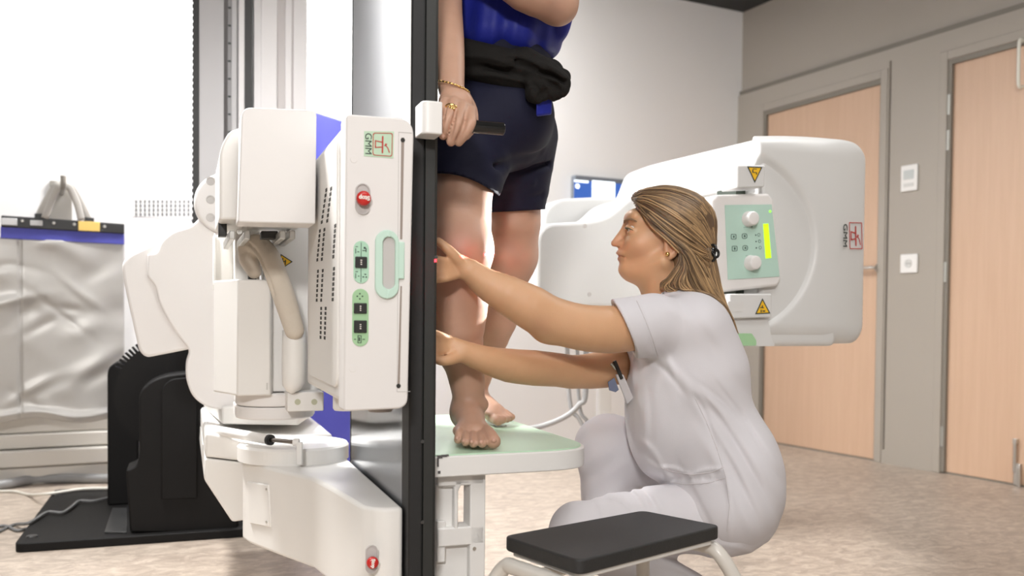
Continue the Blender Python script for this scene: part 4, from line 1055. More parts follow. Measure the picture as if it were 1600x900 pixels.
for sgn in (-1, 1):
    C(s, (986, 423, HD + sgn * .012), (1036, 408, HD + sgn * .058), 10, 13, .025)  # jaw
    E(s, 999, 382, HD + sgn * .040, 18, 15, 15, 0, .025)                       # cheek
    E(s, 979, 359, HD + sgn * .035, 9, 11, 6.5, 15, .010, 's')                 # eye socket
    CH(s, [(982, 356, HD + sgn * .022), (979.5, 354.6, HD + sgn * .033), (984, 355.5, HD + sgn * .043), (991, 359, HD + sgn * .048)], [1.8, 2.6, 2.6, 1.8], .006)
    CH(s, [(983, 361.5, HD + sgn * .022), (981.5, 363.3, HD + sgn * .033), (985, 362.8, HD + sgn * .042), (991, 359.5, HD + sgn * .047)], [1.6, 2.2, 2.2, 1.6], .006)
    # ear
    E(s, 1051, 384, HD + sgn * .076, 12, 6, 22, 12, .006); E(s, 1049, 383, HD + sgn * .084, 6.5, 5, 13, 12, .005, 's')
    C(s, (1040, 374, HD + sgn * .074), (1042, 398, HD + sgn * .074), 3, 4, .006)
E(s, 966.5, 386, HD - .0075, 3, 3, 2, 0, .003, 's'); E(s, 966.5, 386, HD + .0075, 3, 3, 2, 0, .003, 's')
C(s, (1036, 430, HD), (1060, 500, HD + .01), 41, 44, .02)                      # neck
E(s, 1010, 425, HD, 26, 26, 13, -12, .03)
# trunk, inside the clothes
E(s, 1072, 520, HD, 58, 112, 52, 0, .05); E(s, 1072, 580, HD, 74, 100, 76, -14, .06); E(s, 1100, 680, HD, 58, 84, 66, -14, .04); E(s, 1126, 765, HD + .01, 66, 96, 66, 0, .04)
# near arm
NA = [(1016, 512, 2.075), (955, 515, 2.012), (905, 511, 1.985), (860, 498, 1.97), (830, 481, 1.955), (795, 462, 1.945), (760, 443, 1.935), (736, 424, 1.925)]
CH(s, NA, [32, 37.5, 36, 35.5, 35, 31, 24, 18.5], .02)
E(s, 856, 520, 1.975, 20, 14, 15, 0, .02)
# near hand on the knee
E(s, 716, 414, 1.918, 22, 11, 17, 38, .014)
CH(s, [(724, 416, 1.915), (709, 399, 1.898), (697, 387, 1.892), (685, 377, 1.894)], [10, 8.8, 7.6, 6.2], .008)
for j, (a, b, c, e) in enumerate((((708, 410), (690, 408), (674, 404), (660, 402)), ((708, 417), (688, 417), (669, 415), (653, 414)), ((709, 424), (690, 427), (672, 427), (657, 427)), ((711, 430), (694, 435), (679, 437), (667, 438)))):
    dd = [1.915, 1.893, 1.892, 1.902]
    CH(s, [(*a, dd[0]), (*b, dd[1]), (*c, dd[2]), (*e, dd[3])], [8.2, 7.4, 6.6, 5.4] if j < 3 else [7.2, 6.4, 5.8, 4.8], .005)
# far arm
FA = [(1030, 520, 2.36), (965, 570, 2.22), (905, 581, 2.13), (872, 578, 2.09), (835, 575, 2.05), (795, 571, 2.01), (755, 561, 1.965), (726, 550, 1.945)]
CH(s, FA, [42, 30, 26.5, 26.5, 28, 26.5, 21, 17.5], .02)
E(s, 706, 542, 1.935, 21, 11, 16, 14, .014)
for j, (a, b, c, e) in enumerate((((700, 532), (684, 524), (668, 520), (655, 520)), ((698, 537), (680, 533), (662, 531), (648, 532)), ((699, 543), (681, 541), (664, 541), (651, 543)), ((701, 548), (686, 549), (672, 551), (661, 553)))):
    dd = [1.932, 1.912, 1.905, 1.912]
    CH(s, [(*a, dd[0]), (*b, dd[1]), (*c, dd[2]), (*e, dd[3])], [8.2, 7.4, 6.6, 5.4] if j < 3 else [7.2, 6.4, 5.8, 4.8], .005)
CH(s, [(719, 556, 1.932), (703, 562, 1.912), (690, 564, 1.902), (677, 560, 1.902)], [10, 8.6, 7.4, 6], .008)
# legs (inside the trousers) and feet
LF = [(1118, 785, 2.30), (1035, 722, 2.33), (952, 694, 2.34), (958, 790, 2.34), (985, 925, 2.33)]
CH(s, LF, [44, 38, 31, 29, 20], .02)
LN = [(1118, 800, 2.14), (1010, 806, 2.12), (898, 826, 2.10), (1000, 880, 2.12), (1120, 955, 2.15)]
CH(s, LN, [42, 34, 28, 26, 20], .02)
CH(s, [(985, 940, 2.32), (955, 960, 2.31), (905, 968, 2.29)], [22, 18, 12], .015)
CH(s, [(1120, 958, 2.15), (1136, 985, 2.16), (1118, 1000, 2.15)], [22, 17, 10], .015)
skin = (.61, .355, .20)
woman = sdf_obj('person', s, M_skin, None, .0042, blobcol(skin, [
    (B(967, 400, HD), .014, (.50, .17, .13), .75), (B(964, 380, HD), .020, (.58, .27, .18), .5), (B(1000, 390, HD - .05), .03, (.60, .29, .19), .4),
    (B(1048, 385, HD - .075), .02, (.58, .26, .18), .5), (B(843, 512, 1.93), .025, (.5, .25, .16), .4)]))
tag(woman, 'person in white scrubs crouching, both hands reaching to the bare leg', 'person')
# eyes, lashes, brows
m_eye = mat('eye_white', (.75, .72, .68), .2); m_iris = mat('iris', (.10, .09, .06), .2); m_brow = mat('brow_hair', (.20, .12, .07), .8)
for sgn in (-1, 1):
    e = G().ball(P(987.0, 359, HD + sgn * .0335), .0094).out('eye', m_eye, woman, smooth=True)
    G().ball(P(982.0, 359.4, HD + sgn * .0330), .0032).out('iris', m_iris, e, smooth=True)
    G().tube([P(979.5, 358, HD + sgn * .0255), P(976.6, 356.4, HD + sgn * .034), P(981.5, 356.6, HD + sgn * .0452), P(989, 359.6, HD + sgn * .0505)], [.0008, .0016, .0017, .0007], 6, 4).out('eyelashes', m_iris, woman, smooth=True)
    G().tube([P(975.5, 348, HD + sgn * .020), P(977, 344.5, HD + sgn * .033), P(985, 342.5, HD + sgn * .046), P(995, 346, HD + sgn * .0545)], [.002, .003, .0028, .001], 8, 4).out('eyebrow', m_brow, woman, smooth=True)
# earring and hair clip
M_gold = mat('gold', (.85, .58, .22), .22, 1.0)
G().ball(P(1043, 397, HD - .083), .0055).out('earring', M_gold, woman, smooth=True)

# ---- white tunic
M_cloth = mat('white_scrubs', (.655, .64, .67), .85, var=.02, vscale=12, bump=.10, bscale=420)
def tunic_core():
    s = SDF()
    E(s, 1066, 512, HD, 66, 118, 58, 0, .05)
    E(s, 1078, 585, HD, 88, 112, 84, -16, .06)
    E(s, 1098, 680, HD, 80, 108, 78, -16, .07)
    E(s, 1126, 775, HD + .01, 90, 128, 84, -8, .07)
    E(s, 1148, 720, HD, 62, 110, 74, -20, .05)
    return s
s = tunic_core()
for A, r in (([(1020, 508, 2.075), (985, 512.5, 2.041), (945, 515, 2.006)], [50, 48.5, 46.5]), ([(1030, 512, 2.35), (985, 540, 2.26), (950, 566, 2.20)], [50, 42, 38])): CH(s, A, r, .03)
C(s, (1052, 462, HD), (1070, 500, HD), 46, 62, .03)
# folds of the cloth: ridges (+) and creases (-) along lines, width and height
FOLDS = [(1098, 610, 1215, 770, 8, 5), (1092, 640, 1200, 810, 8, 4.5), (1118, 590, 1222, 730, 8, 4), (1084, 610, 1190, 690, 9, 3), (1100, 690, 1178, 835, 9, 4), (1140, 600, 1212, 690, 8, 3),
         (1086, 618, 1122, 700, 4, -3.5), (1104, 625, 1206, 790, 5, -3.5), (1108, 665, 1190, 822, 5, -3), (1122, 600, 1216, 742, 4, -3), (1094, 600, 1180, 680, 4, -2.5),
         (1020, 552, 1090, 616, 7, 3.5), (1022, 566, 1070, 612, 4, -3), (1030, 540, 1060, 600, 5, 2.5), (1040, 590, 1058, 640, 9, 2), (1010, 600, 1018, 700, 6, -2), (1000, 570, 1012, 690, 8, 2.5),
         (1004, 690, 1040, 738, 6, 4.5), (1010, 712, 1044, 748, 4, -4), (1020, 725, 1050, 752, 5, 4), (1030, 745, 1070, 800, 6, 3), (1045, 760, 1090, 830, 6, -3), (1060, 765, 1110, 835, 7, 3),
         (1034, 731, 1082, 742, 3.5, 3.5), (1082, 742, 1131, 731, 3.5, 3.5), (1034, 752, 1132, 748, 4, -2.5), (1046, 742, 1050, 756, 2.5, 2), (1062, 742, 1064, 758, 2.5, 2), (1078, 744, 1079, 760, 2.5, 2), (1094, 744, 1094, 758, 2.5, 2), (1110, 741, 1108, 756, 2.5, 2),
         (1132, 735, 1142, 835, 3.5, 3), (1000, 470, 1022, 545, 3, -2), (980, 480, 1010, 545, 8, 2.5), (1040, 480, 1100, 510, 12, 3), (1060, 470, 1130, 560, 9, -2.5), (1100, 500, 1160, 600, 10, 3)]
def folds_fn(L):
    def f(X):
        x, y, d = pxz(X); a = np.zeros(len(X))
        for (x0, y0, x1, y1, w, h) in L:
            dx, dy = x1 - x0, y1 - y0; l = math.hypot(dx, dy); u = ((x - x0) * dx + (y - y0) * dy) / l / l; e = ((x - x0) * -dy + (y - y0) * dx) / l + 3 * np.sin(u * 4)
            m = (np.abs(e) < 4 * w) & (u > -.5) & (u < 1.5)
            if m.any(): a[m] += h * .001 * np.exp(-(e[m] / w) ** 2) / (1 + np.exp(-(u[m] + .02) * 14)) / (1 + np.exp((u[m] - .98) * 14))
        return -a * np.clip((HD + .06 - d) / .12, 0, 1)
    return f
wr = folds_fn(FOLDS)
s.fun(wr)
cutpx(s, (956, 470), (996, 556), 2.02, (1100, 560), .003)                      # sleeve hems (both sleeves end along this line)
# the front of the trunk below the sleeves stays: add it back
s2 = tunic_core(); E(s2, 1026, 635, HD, 48, 92, 108, 3, .05)
s2.fun(wr)
class USDF(SDF):
    def __init__(q, parts): q.parts = parts; q.ops = [o for p in parts for o in p.ops if o[6] == 'u' and o[0] in 'cebp']; q.post = SDF()
    def __call__(q, X):
        D = q.parts[0](X)
        for p in q.parts[1:]:
            d = p(X); h = np.maximum(.012 - np.abs(D - d), 0) / .012; D = np.minimum(D, d) - h * h * .003
        for o in q.post.ops:
            t = o[0]
            if t == 'h': D = np.maximum(D, (X - o[1]) @ o[2])
            else:
                one = SDF(); one.ops = [o[:6] + ('u',)]; D = np.maximum(D, -one(X))
        return D
us = USDF([s, s2])
# neckline: clear the neck, and clear the arms inside the sleeves, cut the hem
C(us.post, (1030, 432, HD), (1056, 470, HD), 44, 44, 0, 's')
for A, r in ((NA[:3], [36, 38.4, 38]), (FA[:3], [30, 32, 30])):
    CH(us.post, [(A[1][0] + 28, A[1][1] - 1.5, A[1][2] + .029), A[1], A[2]], r, 0, 's')
cutpx(us.post, (1010, 828), (1200, 856), HD, (1100, 700))
cutpx(us.post, (1000, 760), (1075, 836), HD, (1200, 700))
tunic = sdf_obj('tunic', us, M_cloth, woman, .0045)
# patch pocket with gathered top on the hip, back seam and sleeve stitch
def surf(px, py, off=.002, lo=1.9, hi=2.25):
    """first point of the tunic along a ray, moved out by off"""
    r = np.array(ray(px, py)); ds = np.linspace(lo, hi, 240); X = np.array(CC) + ds[:, None] * r; v = us(X); i = int(np.argmax(v < off)); return Vector(X[i]) if v[i] < off else Vector(X[-1])
def seam(pts, r, name='seam'):
    q = []
    for (x0, y0), (x1, y1) in zip(pts, pts[1:]):
        m = max(2, int(math.hypot(x1 - x0, y1 - y0) / 3)); q += [(x0 + (x1 - x0) * k / m, y0 + (y1 - y0) * k / m) for k in range(m)]
    g = G(); g.tube([surf(x, y, .0006) for x, y in q + [pts[-1]]], r, 6, 1); return g.out(name, mat('seam_thread', (.60, .575, .59), .9), tunic, smooth=True)
seam([(1033, 731), (1050, 737), (1080, 742), (1112, 738), (1131, 730)], .0013, 'pocket_edge')
seam([(1040, 752), (1070, 757), (1105, 755), (1133, 747)], .0010, 'pocket_edge')
seam([(995, 470), (1008, 500), (1020, 530), (1028, 556)], .0012, 'sleeve_seam')
seam([(1086, 622), (1104, 660), (1120, 700), (1134, 745), (1140, 790), (1136, 830)], .0010, 'side_seam')
# ---- hair: scalp mass plus drawn strands
s = SDF(); E(s, 1052, 351, HD, 66, 54, 55.5, 0, .02)
cutpx(s, (991, 300), (1040, 384), HD, (1100, 350), .012)
CH(s, [(1074, 388, HD), (1096, 425, HD - .01), (1116, 470, HD - .015), (1134, 508, HD - .02)], [37, 25, 15, 6], .03)
C(s, (1062, 405, HD - .05), (1072, 448, HD - .05), 14, 13, .02); C(s, (1062, 405, HD + .05), (1074, 448, HD + .05), 14, 13, .02)
M_hair = mat('hair', (.2, .12, .06), .42, var=.25, vscale=30, attr='Col', vstretch=(1, 1, .25), spec=.4)
def haircol(V):
    x, y, d = pxz(V); w = np.clip((y - 330) / 190, 0, 1)[:, None]
    return np.array([.10, .060, .034]) * (1 - w) + np.array([.30, .175, .085]) * w
hair = sdf_obj('hair', s, M_hair, woman, .0045, haircol)
GD = [[(989, 309, 0), (1010, 299, -14), (1050, 297, -26), (1090, 322, -28), (1110, 362, -20), (1112, 393, -8)],
      [(991, 312, -16), (1012, 314, -36), (1044, 330, -49), (1078, 354, -47), (1102, 378, -30), (1110, 395, -12)],
      [(996, 320, -28), (1014, 338, -46), (1040, 360, -55), (1068, 380, -54), (1094, 394, -38), (1108, 400, -16)],
      [(1004, 330, -38), (1018, 352, -48), (1040, 370, -55), (1062, 390, -57), (1086, 412, -52), (1104, 445, -42)],
      [(1052, 372, -56), (1076, 392, -58), (1096, 425, -48), (1112, 465, -36), (1128, 498, -24), (1138, 521, -18)],
      [(1110, 394, -8), (1119, 425, -10), (1128, 460, -12), (1136, 495, -14), (1140, 518, -16), (1139, 526, -16)],
      [(1064, 396, -57), (1060, 414, -58), (1046, 432, -54), (1032, 444, -48), (1036, 452, -46), (1052, 455, -48)],
      [(1068, 398, -57), (1072, 420, -57), (1066, 440, -57), (1074, 452, -55), (1092, 458, -50), (1104, 474, -42)],
      [(989, 309, 0), (1010, 299, 14), (1050, 297, 26), (1090, 322, 28), (1110, 362, 20), (1112, 393, 8)],
      [(996, 318, 28), (1014, 330, 44), (1040, 350, 53), (1070, 370, 50), (1098, 388, 32), (1110, 398, 12)]]
GD += [[(998, 301, -4), (1040, 293, -8), (1085, 305, -14), (1111, 335, -16), (1117, 370, -12), (1114, 395, -6)], [(998, 301, 4), (1040, 294, 10), (1085, 306, 14), (1111, 336, 10), (1117, 370, 6), (1114, 395, 2)]]
TAIL = [False]
def hd(X): return np.minimum(s(X), us(X) - .0012) if TAIL[0] else s(X)
pairs = [(10, 0, 110), (10, 11, 60), (11, 8, 50), (0, 1, 170), (1, 2, 190), (2, 3, 150), (3, 4, 170), (4, 5, 190), (6, 7, 110), (7, 4, 150), (0, 8, 60), (8, 9, 110)]
R2 = random.Random(5); hv, hf, hc = [], [], []
for a, b, n in pairs:
    TAIL[0] = a in (3, 4, 5, 6, 7)
    for _ in range(n):
        u = R2.random(); jx, jy, jd = R2.gauss(0, 1.3), R2.gauss(0, 1.3), R2.gauss(0, 1.6); sh = R2.uniform(0, .10); pts = []
        wav = R2.uniform(0, 6.3); amp = R2.uniform(.2, 1.6)
        for i in range(6):
            p = [GD[a][i][q] * (1 - u) + GD[b][i][q] * u for q in range(3)]
            pts.append(P(p[0] + jx + amp * math.sin(wav + i * 1.3) * .6, p[1] + jy + amp * math.cos(wav + i * 1.1), HD + (p[2] + jd + (-1.5 if p[2] <= 0 else 1.5)) * HD / FPX))
        X = np.array([tuple(v) for v in pts])
        for _q in range(3):
            dd_ = hd(X); gr = np.stack([hd(X + np.eye(3)[q] * .001) - hd(X - np.eye(3)[q] * .001) for q in range(3)], 1); gr /= np.linalg.norm(gr, axis=1)[:, None] + 1e-9
            X = X + np.maximum(.0006 + .0005 * math.sin(wav) - dd_, 0)[:, None] * gr
        pts = [Vector(v) for v in X]
        r0 = R2.uniform(.0009, .0021); g = G(); g.tube(pts, [r0 * .8, r0, r0, r0, r0 * .9, r0 * .35], 5, 4)
        k = len(hv); hv += g.v; hf += [tuple(i + k for i in f) for f in g.f]
        li = R2.random() ** 2.2; tipb = .85 if a in (3, 4, 6, 7) else .45
        L = len(g.v)
        for i in range(L):
            w = (i / L); m_ = min(1, li * .75 + w * tipb * (.4 + li)); hc.append(np.array([.070, .042, .027]) * (1 - m_) + np.array([.50, .325, .165]) * m_)
link('hair_strands', hv, hf, M_hair, hair, smooth=True, attrs=np.array(hc))
g = G()
for i, (x, y) in enumerate(((1108, 383), (1113, 389), (1118, 396), (1111, 402), (1106, 397))):
    g.torus(P(x, y, HD - .036 - .004 * (i % 2)), CF * .7 + CR * (.5 if i % 2 else -.4), .0095, .0032, 18, 8)
g.ball(P(1111, 394, HD - .030), .012)
g.out('hair_clip', mat('black_gloss', (.01, .01, .01), .2), woman, smooth=True)

# ---- trousers
s = SDF(); CH(s, [(1112, 778, 2.30), (1035, 716, 2.33), (950, 700, 2.34)], [60, 54, 46], .03)
CH(s, [(950, 700, 2.34), (952, 790, 2.345), (978, 918, 2.335)], [46, 42, 30], .03)
E(s, 952, 690, 2.34, 48, 44, 36, 0, .03)
CH(s, [(1118, 806, 2.14), (1010, 812, 2.12), (905, 828, 2.10)], [60, 50, 41], .03)
CH(s, [(902, 832, 2.10), (1000, 886, 2.125), (1118, 950, 2.15)], [41, 42, 30], .03)
E(s, 1130, 795, 2.21, 84, 112, 66, 0, .04)
s.fun(folds_fn([(906, 690, 940, 700, 5, 3), (940, 700, 1005, 752, 6, 4), (908, 716, 950, 745, 3, -4), (950, 745, 1010, 770, 3.5, -3), (915, 735, 960, 780, 6, 3), (985, 665, 995, 725, 4, 3), (975, 665, 984, 720, 3, -2.5), (930, 665, 925, 720, 7, 2), (925, 770, 950, 820, 6, 2.5),
    (950, 775, 990, 795, 4, 3), (975, 764, 1002, 784, 2.5, -3.5), (1000, 762, 1026, 792, 3, -3.5), (990, 764, 1014, 790, 4, 3), (1012, 768, 1040, 800, 5, 3), (1000, 868, 1080, 892, 4, 3), (1040, 872, 1120, 900, 3, -3), (1020, 880, 1100, 905, 5, 3), (1100, 850, 1180, 862, 5, 2.5)]))
def wt(X):
    x, y, d = pxz(X); w = np.exp(-(((x - 950) / 45) ** 2 + ((y - 740) / 50) ** 2)); return .0016 * w * np.sin((x * .55 + y * .75) * .22) + .0010 * np.sin(x * .11 + y * .07 + 40 * d)
s.fun(wt)
sdf_obj('trousers', s, M_cloth, woman, .005)
# shoes, out of frame below but resting on the floor
for pts in ([(985, 945, 2.32), (950, 962, 2.31), (905, 968, 2.29)], [(1122, 962, 2.15), (1138, 985, 2.16), (1120, 996, 2.15)]):
    s = SDF(); CH(s, pts, [27, 22, 16], .02); s.half((0, 0, .004), (0, 0, -1)); sdf_obj('shoe', s, mat('white_shoe', (.6, .6, .6), .5), woman, .006)
# pen and badge in the breast pocket
g = G().prism([P(962, 585, 2.14), P(974, 585, 2.13), P(990, 622, 2.13), P(980, 632, 2.14)], [v + CF * .012 for v in (P(962, 585, 2.14), P(974, 585, 2.13), P(990, 622, 2.13), P(980, 632, 2.14))]); g.out('breast_pocket', M_cloth, woman, bevel=.002)
G().cyl(P(960, 564, 2.135), P(972, 592, 2.135), .0045, 12).out('pen', M_black, woman)
G().cyl(P(955, 568, 2.14), P(963, 577, 2.14), .0035, 10).out('pen_clip', M_metal, woman)
q = [P(950, 597, 2.14), P(960, 590, 2.14), P(967, 609, 2.14), P(962, 613, 2.14), P(952, 610, 2.14)]
G().prism(q, [v + CF * .006 for v in q]).out('name_badge', mat('slate_badge', (.13, .16, .26), .4), woman, bevel=.001)

# ================================================================ step stool in front
st = thing('step_stool', P(955, 1000, 1.7), 'step stool with black ribbed top and ivory tube legs, in front of the kneeling person', 'step stool')
st.location.z = 0
ZS = .36
tc4 = [hit(x, y, (0, 0, ZS), _Z) for x, y in ((785, 837), (905, 876), (1128, 821), (1004, 797))]
flat = rpoly([(v.x, v.y) for v in tc4], .022, 6)
M_rub = mat('black_rubber', (.022, .022, .022), .55, var=.1, vscale=60, bump=.5, bscale=520)
G().prism([(x, y, ZS - .026) for x, y in flat], [(x, y, ZS) for x, y in flat]).out('seat', M_rub, st, bevel=.004, seg=3)
cx_ = sum(v.x for v in tc4) / 4; cy_ = sum(v.y for v in tc4) / 4
mid = [((x - cx_) * .94 + cx_, (y - cy_) * .92 + cy_) for x, y in flat]
G().prism([(x, y, ZS - .036) for x, y in mid], [(x, y, ZS - .024) for x, y in mid]).out('seat_tray', M_cream, st, bevel=.002)
M_tube = mat('ivory_tube', (.66, .63, .58), .3, var=.02)
A4, B4, C4, D4 = [Vector((v.x, v.y, 0)) for v in tc4]
lng = (C4 - B4).normalized(); sht = (A4 - B4).normalized()
def leg_hoop(p, q, outw, name):
    """bent tube: floor - up - across under the seat edge - down to the floor"""
    zt = ZS - .048; r = .0145; pts = []
    o1 = p + outw * .0; o2 = q + outw * .0; d = (q - p).normalized()
    foot1 = p - d * .05 + outw * .10; foot2 = q + d * .05 + outw * .10
    pts = [foot1 + _Z * .0, foot1.lerp(p, .5) - d * .012 + _Z * zt * .55, p - d * .012 + outw * .015 + _Z * (zt - .05), p + d * .015 + _Z * (zt - .006), p + d * .05 + _Z * zt, q - d * .05 + _Z * zt, q - d * .015 + _Z * (zt - .006), q + d * .012 + outw * .015 + _Z * (zt - .05), foot2.lerp(q, .5) + d * .012 + _Z * zt * .55, foot2]
    return G().tube(pts, r, 14, 6).out(name, M_tube, st, smooth=True)
leg_hoop(B4 - lng * .005, A4 - lng * .005, -lng, 'leg'); leg_hoop(C4 + lng * .005, D4 + lng * .005, lng, 'leg')
g = G(); m1 = A4.lerp(B4, .5); m2 = D4.lerp(C4, .5); g.cyl(m1 + _Z * (ZS - .048), m2 + _Z * (ZS - .048), .011, 12); g.out('cross_tube', M_tube, st)
# ================================================================ the standing patient: body
s = SDF(); PD = 2.18
# trunk, shoulders, neck and head (mostly above the frame)
E(s, 775, 185, 2.20, 74, 78, 78, 0, .03); E(s, 782, 90, 2.19, 60, 68, 80, 0, .03); E(s, 786, -20, 2.18, 72, 66, 104, 0, .04); E(s, 788, -140, 2.18, 100, 62, 60, 0, .06)
C(s, (788, -170, 2.18), (792, -250, 2.16), 40, 36, .03); E(s, 792, -310, 2.14, 50, 62, 72, 0, .03); E(s, 792, -285, 2.10, 42, 44, 50, 0, .03); C(s, (792, -312, 2.055), (792, -292, 2.035), 6, 9, .015)
# right arm (picture left) down to the grip
RA = [(706, -150, 2.16), (694, -60, 2.10), (692, 0, 2.00), (698, 60, 1.90), (702, 100, 1.85), (705, 138, 1.805)]
CH(s, RA, [40, 34, 30, 27, 24, 20.5], .025)
E(s, 712, 160, 1.783, 27, 14, 23, 10, .014)
def fing(pts, rs): CH(s, pts, rs, .0018)
E(s, 698, 158, 1.768, 11, 9, 9, 0, .008); E(s, 709, 160, 1.758, 11, 9, 10, 0, .008); E(s, 723, 166, 1.757, 11, 9, 10, 0, .008); E(s, 735, 174, 1.765, 10, 9, 10, 0, .008)
fing([(696, 160, 1.752), (687, 177, 1.722), (684.5, 187, 1.718), (684.5, 196, 1.722)], [8.6, 7.8, 7.2, 6.2])
fing([(708, 161, 1.744), (701, 183, 1.714), (696, 199, 1.712), (692.5, 212, 1.722)], [9.4, 8.6, 7.8, 6.6])
fing([(722, 167, 1.744), (717, 189, 1.713), (711, 207, 1.711), (704.5, 222, 1.722)], [9.6, 8.8, 8.0, 6.8])
fing([(735, 175, 1.750), (735, 192, 1.718), (727, 209, 1.716), (717, 222, 1.727)], [9.4, 8.8, 7.8, 6.8])
E(s, 714, 176, 1.768, 24, 9, 20, 14, .004)
for pts in ([(698, 170, 1.724), (693, 188, 1.707), (689, 206, 1.711)], [(712, 172, 1.722), (708, 196, 1.703), (702, 217, 1.709)], [(728, 176, 1.722), (724, 198, 1.704), (715, 219, 1.712)]): CH(s, pts, [2.2, 3.4, 3.2], .004, 's')
CH(s, [(724, 150, 1.80), (736, 172, 1.815), (738, 196, 1.80), (728, 212, 1.79)], [11, 10, 8.6, 7], .008)   # thumb closing behind the bar
# left arm (picture right), elbow bent and forearm raised
CH(s, [(884, -150, 2.16), (884, -70, 2.10), (872, 8, 2.03)], [40, 36, 29], .025); CH(s, [(870, 6, 2.03), (820, -16, 1.98), (760, -60, 1.95), (726, -96, 1.95)], [30, 33, 27, 20], .02)
E(s, 716, -106, 1.95, 20, 10, 16, 30, .012)
for k in range(4): CH(s, [(708 + k * 5, -112 - k * 5, 1.95), (694 + k * 5, -126 - k * 5, 1.95), (684 + k * 6, -138 - k * 5, 1.955)], [8, 7, 5.5], .004)
CH(s, [(722, -98, 1.945), (706, -94, 1.935), (694, -98, 1.935)], [9, 8, 6], .006)
# front leg
CH(s, [(742, 215, 2.14), (724, 300, 2.06), (720, 345, 2.045), (717, 385, 2.02)], [54, 46, 48, 48.5], .03)
E(s, 722, 392, 2.005, 43, 40, 40, 0, .03); E(s, 726, 398, 1.975, 24, 18, 26, 0, .03)
CH(s, [(717, 392, 2.02), (711, 470, 2.035), (712, 515, 2.04), (726, 575, 2.05), (733, 622, 2.055)], [46, 48, 44, 30, 24.5], .03)
E(s, 711, 478, 2.055, 46, 44, 52, 0, .03)
# front foot: heel, instep, ball and toes
CH(s, [(728, 640, 2.075), (735, 655, 2.02), (742, 678, 1.95)], [25, 23, 18], .02); E(s, 725, 650, 2.10, 20, 26, 20, 0, .02)
E(s, 713, 640, 2.045, 7, 9, 8, 0, .012); E(s, 757, 632, 2.05, 6, 9, 8, 0, .012)
E(s, 741, 676, 1.965, 34, 24, 15, 6, .02)
for (x0, y0, x1, y1, d1, r0, r1) in ((759, 674, 771, 689.5, 1.893, 11, 11.5), (749.5, 677, 753.5, 692.5, 1.884, 7, 7.4), (738.5, 677, 740, 692.5, 1.888, 6.8, 7.2), (728, 676, 727.5, 690.5, 1.898, 6.6, 6.9), (718, 673, 716, 687, 1.914, 6.4, 6.7)):
    xm, ym, dm = (x0 + x1) / 2, (y0 + y1) / 2 - 2.5, (1.935 + d1) / 2
    CH(s, [(x0, y0, 1.945), (xm, ym, dm), (x1, y1, d1)], [r0, r0 * .95, r1], .0025)
# rear leg, foot turned out
CH(s, [(805, 215, 2.28), (802, 310, 2.33), (800, 350, 2.34), (795, 395, 2.36)], [50, 43, 45, 41], .03); E(s, 797, 402, 2.35, 37, 36, 36, 0, .03)
CH(s, [(795, 400, 2.36), (768, 500, 2.40), (752, 560, 2.42), (742, 604, 2.43)], [38.5, 38, 28, 20], .03); E(s, 772, 480, 2.41, 36, 36, 44, 15, .03)
CH(s, [(736, 624, 2.45), (750, 630, 2.41), (774, 644, 2.34)], [20, 20, 14], .02); E(s, 719, 632, 2.47, 14, 16, 15, 0, .02)
E(s, 775, 648, 2.335, 22, 24, 11, 15, .015)
for (x1, y1, d1, r1) in ((778, 657, 2.285, 9), (786, 655.5, 2.29, 7), (792, 654.5, 2.305, 6.6), (797, 653, 2.32, 6.2), (800, 651.5, 2.34, 5.6)): C(s, (x1 - 10, y1 - 6, 2.335), (x1, y1, d1), r1, r1 * .92, .005)
s.half((0, 0, ZF + .0005), (0, 0, -1), .004)
pskin = (.50, .30, .212)
patient = sdf_obj('person', s, M_skin2, None, .0036, blobcol(pskin, [
    (B(722, 398, 1.94), .055, (.50, .17, .12), .55), (B(797, 412, 2.27), .05, (.48, .19, .14), .5), (B(705, 430, 1.96), .05, (.48, .2, .14), .35), (B(868, 22, 1.98), .03, (.30, .16, .12), .5)]))
tag(patient, 'person in blue top and navy shorts standing barefoot, gripping the black bar', 'person')
m_nail = mat('nail', (.52, .30, .22), .3)
for (x, y, d) in ((772, 689, 1.878), (752.5, 692, 1.877), (738, 691.5, 1.881), (725.5, 690, 1.892), (715.5, 686, 1.909)):
    G().ball(P(x, y - 1, d), .0062, .004, .005, 10, 8).out('toenail', m_nail, patient, smooth=True)
for (x, y, d) in ((684.5, 196, 1.7145), (692.5, 211, 1.7145)):
    G().ball(P(x, y, d), .0055, .0035, .0065, 10, 8).out('fingernail', m_nail, patient, smooth=True)
g = G().ball(P(792, -330, 2.17), .083, .095, .095); g.out('hair', mat('dark_hair', (.05, .035, .025), .5), patient, smooth=True)
# bracelet and ring
g = G(); pts = []
for k in range(26):
    a = 2 * math.pi * k / 26; c = P(707, 142, 1.80); pts.append(c + CR * (.0325 * math.cos(a)) + CF * (.029 * math.sin(a)) - CU * (.010 * math.cos(a) + .004 * math.sin(a) * 0 - .006))
for k in range(26): g.tube([pts[k], (pts[k] + pts[(k + 1) % 26]) / 2 + CU * .0006, pts[(k + 1) % 26]], [.0014, .0024, .0014], 8, 2)
g.out('bracelet', M_gold, patient, smooth=True)
g = G(); ax = (P(701, 183, 1.714) - P(708, 161, 1.744)).normalized(); g.torus(P(704.8, 171, 1.7305), ax, .0105, .003, 24, 8)
c = P(705, 170, 1.717)
for k in range(8): g.ball(c + CR * (.0045 * math.cos(k * .785)) + CU * (.0045 * math.sin(k * .785)), .0027, seg=10, rings=6)
g.ball(c - CF * .001, .004, seg=12, rings=8); g.out('ring', M_gold, patient, smooth=True)

